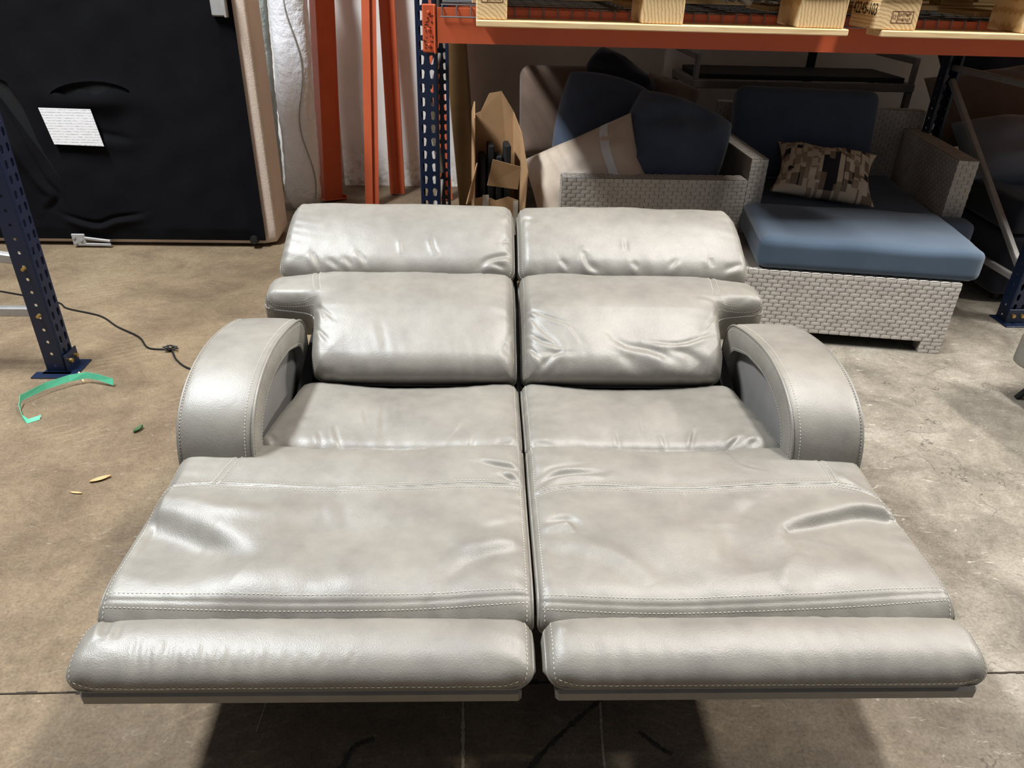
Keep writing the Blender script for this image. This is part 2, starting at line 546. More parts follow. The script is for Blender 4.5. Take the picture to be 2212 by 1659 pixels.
def seg_dist(px, py, poly):
    """distance, signed side and along-fraction from points to an open polyline"""
    best = np.full(px.shape, 1e9); sg = np.zeros(px.shape); al = np.zeros(px.shape)
    tot = sum(math.dist(poly[i], poly[i + 1]) for i in range(len(poly) - 1)) or 1e-9
    acc = 0
    for (ax, ay), (bx, by) in zip(poly[:-1], poly[1:]):
        dx, dy = bx - ax, by - ay
        L2 = dx * dx + dy * dy + 1e-12
        t = np.clip(((px - ax) * dx + (py - ay) * dy) / L2, 0, 1)
        qx, qy = ax + t * dx - px, ay + t * dy - py
        d = np.sqrt(qx * qx + qy * qy)
        m = d < best
        best = np.where(m, d, best)
        side = np.sign((px - ax) * dy - (py - ay) * dx)
        sg = np.where(m, side, sg)
        al = np.where(m, (acc + t * math.sqrt(L2)) / tot, al)
        acc += math.sqrt(L2)
    return best, sg, al

class Cushion:
    """upholstered piece: a rim that follows a side profile (spine) and a crown above it"""
    def __init__(self, spine, left, right, crown, rs, re0, re1, nu=150, nv=150, folds=(), edge_pucker=0.0,
                 sag=None, seed=1, lump=0.002, corner=0.03, power=0.5):
        self.spine, self.len = catmull(spine, nv + 1)
        v = np.linspace(0, 1, nv + 1)
        # denser rows near both ends
        w = 0.75 * v + 0.25 * (0.5 - 0.5 * np.cos(math.pi * v))
        sp = np.stack([np.interp(w, v, self.spine[:, k]) for k in (0, 1)], 1)
        v = w
        tg = np.gradient(sp, axis=0); tg /= np.linalg.norm(tg, axis=1)[:, None]
        nr = np.stack([-tg[:, 1], tg[:, 0]], 1)
        Lx = np.array([left(t) for t in v]); Rx = np.array([right(t) for t in v])
        arc = v * self.len
        if corner > 0:
            for e in (arc, self.len - arc):
                k = np.clip(1 - e / corner, 0, 1)
                pull = corner * (1 - np.sqrt(np.clip(1 - k * k, 0, 1)))
                Lx = Lx + pull; Rx = Rx - pull
        q = np.linspace(0, 1, nu + 1)
        u = 0.72 * q + 0.28 * (0.5 - 0.5 * np.cos(math.pi * q))
        S = Lx[:, None] + (Rx - Lx)[:, None] * u[None, :]
        A = np.repeat(arc[:, None], nu + 1, 1)
        V = np.repeat(v[:, None], nu + 1, 1); U = np.repeat(u[None, :], nv + 1, 0)
        step = max(1, nv // 60)
        ids = list(range(0, nv + 1, step))
        if ids[-1] != nv: ids.append(nv)
        dl, _, _ = seg_dist(S, A, [(Lx[i], arc[i]) for i in ids])
        dr, _, _ = seg_dist(S, A, [(Rx[i], arc[i]) for i in ids])
        rnd = lambda d, r: np.power(np.clip(1 - (1 - np.clip(d / r, 0, 1)) ** 2, 0, 1), power)
        side = 0.70 * rnd(np.minimum(dl, dr), min(rs, 0.034)) + 0.30 * rnd(np.minimum(dl, dr), rs * 2.2)
        self.h = np.array(crown(U, V)) * side * rnd(A, re0) * rnd(self.len - A, re1)
        edge = np.minimum(np.minimum(dl, dr), np.minimum(A, self.len - A))
        soft = np.clip(edge / 0.03, 0, 1)
        if sag is not None: self.h = self.h + sag(U, V) * soft
        if lump:
            self.h = self.h + lump * wavy(9, seed, 3.6)(S, A) * soft + lump * 0.10 * wavy(9, seed + 5, 15.0)(S, A) * soft
        if edge_pucker:
            near = np.exp(-np.minimum(dl, dr) / 0.045) * np.clip(np.minimum(dl, dr) / 0.012, 0, 1)
            self.h = self.h + edge_pucker * near * wavy(6, seed + 9, 26.0)(A + 0.25 * S, S * 0.15)
            near = np.exp(-np.minimum(A, self.len - A) / 0.04) * np.clip(np.minimum(A, self.len - A) / 0.012, 0, 1)
            self.h = self.h + edge_pucker * near * wavy(6, seed + 13, 24.0)(S + 0.25 * A, A * 0.15)
        for fd in folds:
            pts, amp, wd = fd[:3]
            kind = fd[3] if len(fd) > 3 else 'crease'
            uv = [(np.interp(b, v, Lx) + (np.interp(b, v, Rx) - np.interp(b, v, Lx)) * a, b * self.len) for a, b in pts]
            if len(uv) > 2: 
                uv = [tuple(p) for p in catmull(uv, 14)[0]]
            d, sg, al = seg_dist(S, A, uv)
            tap = np.sin(math.pi * np.clip(al, 0.02, 0.98)) ** 0.6 if kind in ('crease', 'ridge') else 1.0
            if kind == 'step': tap = np.clip((1 - al) / 0.45, 0, 1) ** 0.8
            if kind == 'crease':      # valley with a raised lip on one side
                g = -np.exp(-(d / wd) ** 2) + 0.75 * np.exp(-((d * sg - 1.7 * wd) / (1.3 * wd)) ** 2)
            elif kind == 'ridge':
                g = np.exp(-(d / wd) ** 2)
            elif kind == 'step':
                g = np.tanh(d * sg / wd) * np.exp(-(d / (4 * wd)) ** 2)
            elif kind == 'seam':      # ridge with a slit along its middle
                g = 0.8 * np.exp(-(d / (3.2 * wd)) ** 2) - 1.7 * np.exp(-(d / (0.8 * wd)) ** 2)
            else:
                g = -np.exp(-(d / wd) ** 2)
            self.h = self.h + amp * g * tap * (soft if kind != 'seam' else np.clip(edge / 0.008, 0, 1))
        self.S, self.U, self.V, self.u, self.v = S, U, V, u, v
        self.sp, self.nr, self.Lx, self.Rx = sp, nr, Lx, Rx
        Y = sp[:, 0][:, None] + nr[:, 0][:, None] * self.h
        Z = sp[:, 1][:, None] + nr[:, 1][:, None] * self.h
        self.P = np.stack([S, Y - 1.5, Z], 2)
        du = np.gradient(self.P, axis=1); dv = np.gradient(self.P, axis=0)
        N = np.cross(du, dv); N /= (np.linalg.norm(N, axis=2)[:, :, None] + 1e-12)
        self.N = N
    def at(self, uu, vv, off=0.0):
        i = np.clip(np.searchsorted(self.v, vv) - 1, 0, len(self.v) - 2); j = np.clip(np.searchsorted(self.u, uu) - 1, 0, len(self.u) - 2)
        a = (vv - self.v[i]) / (self.v[i + 1] - self.v[i]); b = (uu - self.u[j]) / (self.u[j + 1] - self.u[j])
        f = lambda G: (G[i, j] * (1 - a) * (1 - b) + G[i + 1, j] * a * (1 - b) + G[i, j + 1] * (1 - a) * b + G[i + 1, j + 1] * a * b)
        p = f(self.P); n = f(self.N); n = n / (np.linalg.norm(n) + 1e-9)
        return p + n * off, n
#>>CUSHION
    def mesh(self, depth, tuck=0.0):
        R, Cn = self.P.shape[:2]
        mb = MB().grid(self.P)
        # walls : rows below the rim
        rim = [(0, j) for j in range(Cn)] + [(i, Cn - 1) for i in range(1, R)] + [(R - 1, j) for j in range(Cn - 2, -1, -1)] + [(i, 0) for i in range(R - 2, 0, -1)]
        loops = [[i * Cn + j for i, j in rim]]
        cx = self.S.mean()
        for kf, inn in ((0.15, -0.004), (0.5, -0.006), (0.9, 0.0), (1.0, 0.012 + tuck)):
            lp = []
            for i, j in rim:
                p = self.P[i, j].copy()
                if hasattr(depth, '__call__'): dd = depth(self.u[j], self.v[i])
                else: dd = depth
                p[1] -= self.nr[i, 0] * dd * kf; p[2] -= self.nr[i, 1] * dd * kf
                if j == 0: p[0] += inn
                if j == Cn - 1: p[0] -= inn
                lp.append(len(mb.v)); mb.v.append(tuple(p))
            loops.append(lp)
        n = len(rim)
        for a, b in zip(loops[:-1], loops[1:]):
            for q in range(n):
                mb.f.append((a[q], b[q], b[(q + 1) % n], a[(q + 1) % n]))
        lp = loops[-1]
        right = [lp[Cn - 1 + k] for k in range(R)]
        left = [lp[0]] + [lp[n - k] for k in range(1, R - 1)] + [lp[Cn - 1 + R - 1 + Cn - 1]]
        end = [lp[Cn - 1 + R - 1 + k] for k in range(Cn)]      # right to left at v = 1
        mb.f.append(tuple(lp[:Cn]) + (right[1], left[1]))
        for k in range(1, R - 2):
            mb.f.append((left[k], right[k], right[k + 1], left[k + 1]))
        mb.f.append((left[R - 2], right[R - 2]) + tuple(end))
        return mb
    def uvpath(self, pts, step=0.006):
        """points every `step` metres along a (u, v) polyline laid on the surface"""
        P = []
        for (a, b), (c, d) in zip(pts[:-1], pts[1:]):
            for k in range(40):
                t = k / 40
                P.append((a + (c - a) * t, b + (d - b) * t))
        P.append(pts[-1])
        X = [self.at(a, b) for a, b in P]
        L = [0]
        for k in range(1, len(X)): L.append(L[-1] + float(np.linalg.norm(X[k][0] - X[k - 1][0])))
        n = max(2, int(L[-1] / step))
        xs = np.linspace(0, L[-1], n + 1)
        aa = np.interp(xs, L, [p[0] for p in P]); bb = np.interp(xs, L, [p[1] for p in P])
        return [self.at(a, b) for a, b in zip(aa, bb)]

def dashes(mb, pn, length=0.0060, pitch=0.0084, r=0.00095):
    """stitches along a list of (point, normal) spaced closely"""
    P = np.array([p for p, n in pn]); N = np.array([n for p, n in pn])
    L = np.concatenate([[0], np.cumsum(np.linalg.norm(np.diff(P, axis=0), axis=1))])
    s = 0.0
    while s + length < L[-1]:
        a = np.array([np.interp(s, L, P[:, k]) for k in range(3)]); b = np.array([np.interp(s + length, L, P[:, k]) for k in range(3)])
        n = np.array([np.interp(s, L, N[:, k]) for k in range(3)]); n /= np.linalg.norm(n) + 1e-9
        t = b - a; t /= np.linalg.norm(t) + 1e-9
        c = np.cross(n, t)
        m = (a + b) / 2 + n * r * 0.9
        a0 = a + n * r * 0.1; b0 = b + n * r * 0.1
        vs = [a0, m + c * r - (t * length * 0.25), m - c * r - (t * length * 0.25), m + n * r * .5 - (t * length * 0.2),
              m + c * r + (t * length * 0.25), m - c * r + (t * length * 0.25), m + n * r * .5 + (t * length * 0.2), b0]
        fs = [(0, 1, 3), (0, 3, 2), (1, 4, 6, 3), (3, 6, 5, 2), (4, 7, 6), (6, 7, 5)]
        mb.add(vs, fs)
        s += pitch

# ------------------------------------------------------------------ room : floor, joint, back wall
fl = MB()
fl.box((-7, -4, -0.15), (9, 1.1290, 0.0), 0.0015)
fl.box((-7, 1.1320, -0.15), (9, 5.35, 0.0), 0.0015)
floor_o = tag(fl.build('floor', M['floor']), None, None, kind='structure')
jt = MB()
rj = random.Random(3)
xs = np.arange(-7, 9.01, 0.022)
for a, b in zip(xs[:-1], xs[1:]):
    w0 = 0.0012 + 0.0045 * rj.random() ** 3
    jt.box((a, 1.1305 - w0, -0.02), (b, 1.1305 + 0.0012 + 0.005 * rj.random() ** 4, 0.0004 + 0.0008 * rj.random()))
jt.build('floor_joint', M['joint'], floor_o)
# tyre scuff and old chalk lines on the slab
def floor_mark(name, pts, w, mat, seed=1, z=0.0009):
    r = random.Random(seed)
    P, _ = catmull(pts, 60)
    mb = MB()
    A = []
    for i, p in enumerate(P):
        q = P[min(i + 1, 59)] - P[max(i - 1, 0)]
        q /= np.linalg.norm(q) + 1e-9
        n = np.array([-q[1], q[0]])
        a = w * (0.35 + 0.65 * r.random()) / 2
        A.append([(*(p - n * a), z), (*(p + n * a * (0.5 + 0.5 * r.random())), z)])
    mb.grid(np.array(A))
    return mb.build(name, mat, floor_o)
floor_mark('tyre_mark', [(0.06, 0.86), (0.16, 0.97), (0.25, 1.05), (0.31, 1.10)], 0.016, M['tyre_mark'], 4)
floor_mark('tyre_mark', [(-0.27, 0.93), (-0.25, 0.98), (-0.21, 1.0)], 0.02, M['tyre_mark'], 5)
floor_mark('tyre_mark', [(0.36, 1.0), (0.40, 0.96), (0.42, 0.945)], 0.016, M['tyre_mark'], 7)
floor_mark('chalk_line', [(-0.022, 1.12), (-0.02, 0.95), (-0.02, 0.75)], 0.012, M['chalk'], 8)
floor_mark('chalk_line', [(-0.455, 1.12), (-0.46, 1.06), (-0.462, 1.02)], 0.004, M['chalk'], 9)
floor_mark('chalk_line', [(0.29, 1.1), (0.275, 0.95), (0.27, 0.75)], 0.008, M['chalk'], 10)

wl = MB().box((-7, 5.35, -0.15), (9, 5.55, 5.6))
tag(wl.build('wall_back', M['wall']), None, None, kind='structure')

# ------------------------------------------------------------------ the reclining loveseat
SOFA = empty('reclining_loveseat', (0.128, 1.5, 0), RAD(-1.0),
             'grey leather reclining loveseat, fully opened out in the middle of the concrete floor', 'sofa')
FOLDS = {}
#<<FOLDS
SEAM_UV = {'lowerL': [(0.0, 0.109), (0.242, 0.101), (0.465, 0.097), (0.726, 0.101), (1.0, 0.118)], 'lowerR': [(0.0, 0.101), (0.258, 0.089), (0.477, 0.093), (0.758, 0.105), (1.0, 0.122)], 'upperL': [(0.0, 0.609), (0.142, 0.659), (0.465, 0.644), (0.824, 0.674), (1.0, 0.684)], 'upperR': [(0.0, 0.619), (0.137, 0.659), (0.465, 0.654), (0.867, 0.674), (1.0, 0.567)], 'thighL': [(0.142, 0.659), (0.161, 0.767), (0.176, 0.844)], 'thighR': [(0.877, 0.679), (0.877, 0.762), (0.867, 0.848)], 'wingL': [(0.181, 0.944), (0.218, 0.66), (0.218, 0.625)], 'wingR': [(0.803, 0.877), (0.787, 0.711), (0.787, 0.625)]}
FOLDS = {
    'head_cushionL': [([(0.332, 0.207), (0.371, 0.111)], 0.0045, 0.007), ([(0.137, 0.199), (0.171, 0.088)], 0.0045, 0.008), ([(0.206, 0.142), (0.255, 0.088)], 0.00375, 0.007), ([(0.274, 0.158), (0.312, 0.096)], 0.00375, 0.007), ([(0.5, 0.331), (0.514, 0.182)], 0.003, 0.006, 'ridge'), ([(0.642, 0.358), (0.655, 0.259), (0.675, 0.19)], 0.00337, 0.006), ([(0.852, 0.103), (0.895, 0.158), (0.991, 0.207)], 0.0075, 0.009), ([(0.89, 0.118), (0.926, 0.118), (0.96, 0.103)], 0.0045, 0.006), ([(0.946, 0.322), (1.0, 0.358)], 0.0045, 0.007), ([(0.955, 0.651), (0.996, 0.669)], 0.009, 0.01), ([(0.009, 0.669), (0.009, 0.889)], 0.006, 0.01)],
    'head_cushionR': [([(0.28, 0.207), (0.299, 0.126), (0.345, 0.088)], 0.00675, 0.009), ([(0.177, 0.166), (0.212, 0.096)], 0.0045, 0.008), ([(0.267, 0.285), (0.293, 0.224)], 0.003, 0.008, 'ridge'), ([(0.466, 0.377), (0.466, 0.25)], 0.00225, 0.006), ([(0.486, 0.15), (0.514, 0.103)], 0.00375, 0.008), ([(0.642, 0.111), (0.688, 0.182)], 0.00375, 0.008), ([(0.829, 0.199), (0.835, 0.118)], 0.00375, 0.01), ([(0.0, 0.678), (0.064, 0.614)], 0.0105, 0.011), ([(0.879, 0.103), (0.974, 0.158)], 0.0045, 0.008), ([(0.987, 0.919), (0.991, 0.614)], 0.0045, 0.012)],
    'lumbar_cushionL': [([(0.015, 0.554), (0.083, 0.334)], 0.004, 0.006), ([(0.0, 0.547), (0.121, 0.328)], 0.0032, 0.006), ([(0.008, 0.315), (0.102, 0.174)], 0.0032, 0.006), ([(0.948, 0.185), (1.0, 0.367)], 0.004, 0.007), ([(0.111, 0.607), (0.023, 0.58)], 0.004, 0.006), ([(0.027, 0.633), (0.066, 0.6)], 0.0032, 0.007), ([(0.93, 0.174), (0.973, 0.123), (1.0, 0.113)], 0.0048, 0.014), ([(0.657, 0.982), (0.738, 0.871)], 0.0024, 0.008), ([(0.865, 0.977), (0.893, 0.62)], 0.002, 0.007), ([(0.337, 0.328), (0.373, 0.118)], 0.0016, 0.012)],
    'lumbar_cushionR': [([(0.015, 0.46), (0.121, 0.38), (0.229, 0.315)], 0.0048, 0.006), ([(0.019, 0.433), (0.093, 0.283), (0.176, 0.168)], 0.004, 0.006), ([(0.008, 0.295), (0.083, 0.209), (0.186, 0.151)], 0.0048, 0.006), ([(0.004, 0.197), (0.093, 0.091)], 0.0048, 0.006), ([(0.079, 0.071), (0.186, 0.134)], 0.004, 0.006), ([(0.439, 0.215), (0.506, 0.168), (0.597, 0.151), (0.709, 0.107), (0.834, 0.081), (0.903, 0.066)], 0.008, 0.011), ([(0.591, 0.197), (0.765, 0.18), (0.964, 0.277)], 0.0036, 0.006), ([(0.686, 0.151), (0.829, 0.113), (0.903, 0.076)], 0.0064, 0.01), ([(0.457, 0.118), (0.567, 0.081)], 0.0056, 0.012), ([(0.869, 0.252), (0.996, 0.554)], 0.0032, 0.008), ([(0.808, 0.58), (0.988, 0.554)], 0.0032, 0.009), ([(0.96, 0.587), (0.934, 0.646)], 0.004, 0.008), ([(0.349, 0.826), (0.379, 0.679)], 0.0024, 0.007), ([(0.07, 0.129), (0.268, 0.123)], 0.0024, 0.006), ([(0.202, 0.354), (0.291, 0.18)], 0.002, 0.006)],
    'seat_cushionL': [([(0.259, 0.26), (0.288, 0.144), (0.317, 0.068)], 0.0036, 0.0045), ([(0.347, 0.456), (0.385, 0.277)], 0.0024, 0.004), ([(0.423, 0.526), (0.454, 0.166)], 0.0032, 0.0055), ([(0.485, 0.614), (0.515, 0.327)], 0.0016, 0.006), ([(0.204, 0.197), (0.245, 0.074)], 0.0024, 0.0045), ([(0.776, 0.318), (0.726, 0.123)], 0.0024, 0.005), ([(0.823, 0.174), (0.809, 0.074)], 0.0024, 0.005), ([(0.005, 0.174), (0.068, 0.095)], 0.004, 0.007), ([(0.904, 0.102), (0.965, 0.115)], 0.0032, 0.006), ([(0.02, 0.343), (0.171, 0.343)], 0.002, 0.012)],
    'seat_cushionR': [([(0.025, 0.095), (0.096, 0.088)], 0.004, 0.006), ([(0.546, 0.197), (0.546, 0.074)], 0.003, 0.005), ([(0.683, 0.236), (0.638, 0.081)], 0.003, 0.005), ([(0.842, 0.137), (0.776, 0.074)], 0.004, 0.006), ([(0.362, 0.212), (0.362, 0.081)], 0.0025, 0.005), ([(0.477, 0.386), (0.469, 0.189)], 0.002, 0.006), ([(0.91, 0.115), (0.861, 0.095)], 0.004, 0.006)],
    'legrest_padL': [([(0.007, 0.484), (0.096, 0.433), (0.186, 0.371), (0.34, 0.257)], -0.024, 0.026, 'step'), ([(0.066, 0.562), (0.201, 0.484), (0.334, 0.479)], 0.006, 0.02, 'ridge'), ([(1.0, 0.296), (0.881, 0.257), (0.794, 0.156)], 0.006, 0.018), ([(0.989, 0.458), (0.938, 0.438), (0.877, 0.402)], 0.004, 0.014), ([(0.996, 0.679), (0.97, 0.709), (0.934, 0.728)], 0.008, 0.008), ([(1.0, 0.757), (0.95, 0.776), (0.867, 0.804)], 0.006, 0.008), ([(0.448, 0.972), (0.512, 0.757), (0.471, 0.659)], 0.003, 0.02, 'ridge'), ([(0.494, 0.593), (0.523, 0.438)], 0.002, 0.014), ([(0.5, 0.148), (0.615, 0.192), (0.699, 0.262)], 0.003, 0.03, 'ridge'), ([(0.191, 0.219), (0.356, 0.178), (0.471, 0.267)], 0.01, 0.05, 'ridge'), ([(0.351, 0.443), (0.541, 0.412), (0.71, 0.443)], -0.008, 0.05, 'ridge'), ([(0.985, 0.376), (0.877, 0.311), (0.809, 0.386)], 0.007, 0.03, 'ridge'), ([(0.133, 0.531), (0.301, 0.474), (0.454, 0.536)], 0.007, 0.03, 'ridge')],
    'legrest_padR': [([(0.97, 0.495), (0.89, 0.505), (0.748, 0.448), (0.66, 0.397), (0.655, 0.346), (0.672, 0.281)], 0.015, 0.01, 'step'), ([(0.982, 0.552), (0.834, 0.557), (0.715, 0.495), (0.644, 0.417)], 0.006, 0.03, 'ridge'), ([(0.672, 0.286), (0.615, 0.201), (0.581, 0.126)], 0.005, 0.018, 'ridge'), ([(0.022, 0.443), (0.096, 0.458), (0.123, 0.391)], 0.01, 0.011), ([(0.07, 0.351), (0.176, 0.296), (0.252, 0.21), (0.279, 0.148)], 0.008, 0.024, 'ridge'), ([(0.436, 0.649), (0.425, 0.5)], 0.003, 0.01), ([(0.506, 0.397), (0.471, 0.229)], 0.0025, 0.014), ([(0.018, 0.669), (0.087, 0.728), (0.216, 0.738)], 0.008, 0.009), ([(0.026, 0.728), (0.079, 0.776), (0.161, 0.79)], 0.004, 0.008), ([(0.737, 0.979), (0.632, 0.817), (0.683, 0.767)], 0.003, 0.006), ([(0.899, 0.733), (0.925, 0.684), (0.958, 0.644)], 0.006, 0.012, 'ridge'), ([(0.638, 0.583), (0.569, 0.51), (0.535, 0.422)], 0.0035, 0.016), ([(0.046, 0.326), (0.058, 0.174)], 0.004, 0.02), ([(0.119, 0.272), (0.295, 0.192), (0.413, 0.224)], -0.008, 0.05, 'ridge'), ([(0.677, 0.219), (0.784, 0.192), (0.886, 0.215)], 0.009, 0.05, 'ridge'), ([(0.506, 0.448), (0.523, 0.306), (0.541, 0.183)], -0.008, 0.04, 'ridge')],
    'footrestL': [([(0.035, 0.858), (0.069, 0.525)], 0.006, 0.008), ([(0.079, 0.735), (0.094, 0.475)], 0.003, 0.007), ([(0.142, 0.525), (0.154, 0.207)], 0.0014, 0.0042), ([(0.171, 0.437), (0.182, 0.196)], 0.0014, 0.0042), ([(0.2, 0.386), (0.206, 0.196)], 0.0014, 0.0042), ([(0.206, 0.487), (0.218, 0.218)], 0.0014, 0.0042), ([(0.23, 0.424), (0.236, 0.207)], 0.0014, 0.0042), ([(0.261, 0.386), (0.267, 0.218)], 0.0014, 0.0042), ([(0.286, 0.437), (0.293, 0.218)], 0.0014, 0.0042), ([(0.319, 0.374), (0.325, 0.218)], 0.0014, 0.0042), ([(0.345, 0.399), (0.345, 0.218)], 0.0014, 0.0042), ([(0.371, 0.386), (0.378, 0.207)], 0.0014, 0.0042), ([(0.398, 0.374), (0.405, 0.218)], 0.0014, 0.0042), ([(0.425, 0.386), (0.432, 0.218)], 0.0014, 0.0042), ([(0.466, 0.362), (0.473, 0.218)], 0.0014, 0.0042), ([(0.5, 0.337), (0.507, 0.23)], 0.0014, 0.0042), ([(0.548, 0.325), (0.548, 0.218)], 0.0014, 0.0042), ([(0.609, 0.337), (0.609, 0.23)], 0.0014, 0.0042)],
    'footrestR': [([(0.017, 0.848), (0.059, 0.651)], 0.006, 0.009), ([(0.385, 0.288), (0.466, 0.207)], 0.0015, 0.02)],
}
#>>FOLDS
def lerp(xs, ys):
    return lambda t: float(np.interp(t, xs, ys))

#<<SPEC
SEAMS = {'legrest_padL': (), 'legrest_padR': (), 'lumbar_cushionL': (), 'lumbar_cushionR': ()}
def side_limits(sgn, outer_fn, inner=0.012):
    """(left, right) x-limits of a piece on the left (-1) or right (+1) half"""
    if sgn < 0:
        return (lambda t: -outer_fn(t)), (lambda t: -inner)
    return (lambda t: inner), (lambda t: outer_fn(t))

def pieces(sgn):
    key = 'L' if sgn < 0 else 'R'
    outu = (lambda U: U) if sgn > 0 else (lambda U: 1 - U)        # 1 at the outer side
    P = {}
    # footrest (front roll)
    l, r = side_limits(sgn, lambda t: (0.806 if sgn < 0 else 0.797), 0.012)
    P['footrest'] = Cushion([(0.846, 0.350), (0.866, 0.374), (0.92, 0.382), (0.972, 0.364)], l, r,
                            lambda U, V: 0.028 + 0.006 * np.sin(math.pi * V), 0.05, 0.05, 0.05, 170, 90,
                            FOLDS.get('footrest' + key, ()), 0.0012, seed=31 + sgn, lump=0.0012, corner=0.035)
    # leg rest pad : front roll, calf panel, thigh roll
    def outer(t):
        return float(np.interp(t, [0, 0.06, 0.5, 0.80, 0.86, 0.90, 0.945, 0.97, 1.0],
                               [0.806, 0.812, 0.818, 0.820, 0.817, 0.80, 0.735, 0.68, 0.655]))
    l, r = side_limits(sgn, outer, 0.006)
    P['legrest_pad'] = Cushion([(0.982, 0.330), (0.994, 0.366), (1.04, 0.388), (1.15, 0.385), (1.28, 0.378), (1.40, 0.376), (1.48, 0.381), (1.515, 0.370), (1.522, 0.340)], l, r,
                               lambda U, V: 0.018 + 0.012 * np.sin(math.pi * np.clip((V - 0.66) / 0.34, 0, 1)) ** 1.0 + 0.006 * np.sin(math.pi * V),
                               0.06, 0.092, 0.06, 200, 220,
                               tuple(FOLDS.get('legrest_pad' + key, ())) + tuple(SEAMS['legrest_pad' + key]), 0.0016,
                               sag=lambda U, V: -0.018 * np.sin(math.pi * U) ** 2 * np.exp(-((V - 0.93) / 0.14) ** 2),
                               seed=41 + sgn, lump=0.0028, corner=0.02)
    # seat
    l, r = side_limits(sgn, lambda t: 0.668 - 0.055 * t, 0.006)
    P['seat_cushion'] = Cushion([(1.525, 0.340), (1.54, 0.368), (1.60, 0.372), (1.74, 0.366), (1.83, 0.362), (1.87, 0.33)], l, r,
                                lambda U, V: 0.026 + 0.006 * np.sin(math.pi * V), 0.06, 0.05, 0.06, 150, 130,
                                FOLDS.get('seat_cushion' + key, ()), 0.0018,
                                sag=lambda U, V: -0.020 * np.sin(math.pi * U) ** 1.5 * (0.55 + 0.45 * np.cos(2 * math.pi * V)),
                                seed=51 + sgn, lump=0.002, corner=0.03)
    # lumbar back cushion with the wing that overhangs the arm
    def wing(t):
        return float(wing_a(t))
    def wing_a(t):
        return (np.interp(t, [0, 0.05, 0.15, 0.40, 0.50, 0.540, 0.565, 0.580, 0.592, 0.605, 0.625, 0.66, 0.8, 0.95, 1.0],
                               [0.560, 0.590, 0.602, 0.612, 0.618, 0.626, 0.642, 0.668, 0.715, 0.760, 0.776, 0.782, 0.785, 0.775, 0.765]))
    l, r = side_limits(sgn, wing, 0.008)
    P['lumbar_cushion'] = Cushion([(1.868, 0.362), (1.90, 0.397), (1.98, 0.436), (2.11, 0.486), (2.21, 0.510), (2.29, 0.515)], l, r,
                                  lambda U, V: 0.086 + 0.012 * np.sin(math.pi * V) - 0.045 * np.clip((V - 0.45) / 0.55, 0, 1) ** 1.3 - 0.024 * np.clip((outu(U) * wing_a(V) - 0.58) / 0.18, 0, 1),
                                  0.06, 0.055, 0.07, 190, 170,
                                  tuple(FOLDS.get('lumbar_cushion' + key, ())) + tuple(SEAMS['lumbar_cushion' + key]), 0.0018,
                                  seed=61 + sgn, lump=0.0028, corner=0.02)
    # head cushion
    l, r = side_limits(sgn, lambda t: 0.757 - 0.012 * t, 0.008)
    P['head_cushion'] = Cushion([(2.235, 0.535), (2.265, 0.572), (2.33, 0.612), (2.42, 0.652), (2.50, 0.665), (2.55, 0.64)], l, r,
                                lambda U, V: 0.036 + 0.014 * np.sin(math.pi * V), 0.06, 0.065, 0.07, 170, 120,
                                FOLDS.get('head_cushion' + key, ()), 0.0016, seed=71 + sgn, lump=0.0028, corner=0.04)
    return P
for _k in 'LR':
    SEAMS['legrest_pad' + _k] = [(SEAM_UV['lower' + _k], 0.0010, 0.0035, 'seam'), (SEAM_UV['upper' + _k], 0.0036, 0.0035, 'seam'), (SEAM_UV['thigh' + _k], 0.0026, 0.0035, 'seam')]
    SEAMS['lumbar_cushion' + _k] = [(SEAM_UV['wing' + _k], 0.0036, 0.004, 'seam')]
#>>SPEC

DEPTH = {'footrest': 0.035, 'legrest_pad': 0.055, 'seat_cushion': 0.09, 'lumbar_cushion': 0.10, 'head_cushion': 0.07}
def rim_offset(c, side, off=0.0, v0=0.0, v1=1.0, step=1):
    """points on the side rim of a piece"""
    j = 0 if side < 0 else len(c.u) - 1
    out = []
    for i in range(0, len(c.v), step):
        if v0 <= c.v[i] <= v1:
            p = c.P[i, j].copy(); p[0] += side * off
            out.append(p)
    return out
def rim_loop(c, off):
    R, Cn = c.P.shape[:2]
    q = [(0, j) for j in range(Cn)] + [(i, Cn - 1) for i in range(1, R)] + [(R - 1, j) for j in range(Cn - 2, -1, -1)] + [(i, 0) for i in range(R - 2, 0, -1)]
    return [c.P[i, j] + np.array([0, 0, off]) for i, j in q][::2]

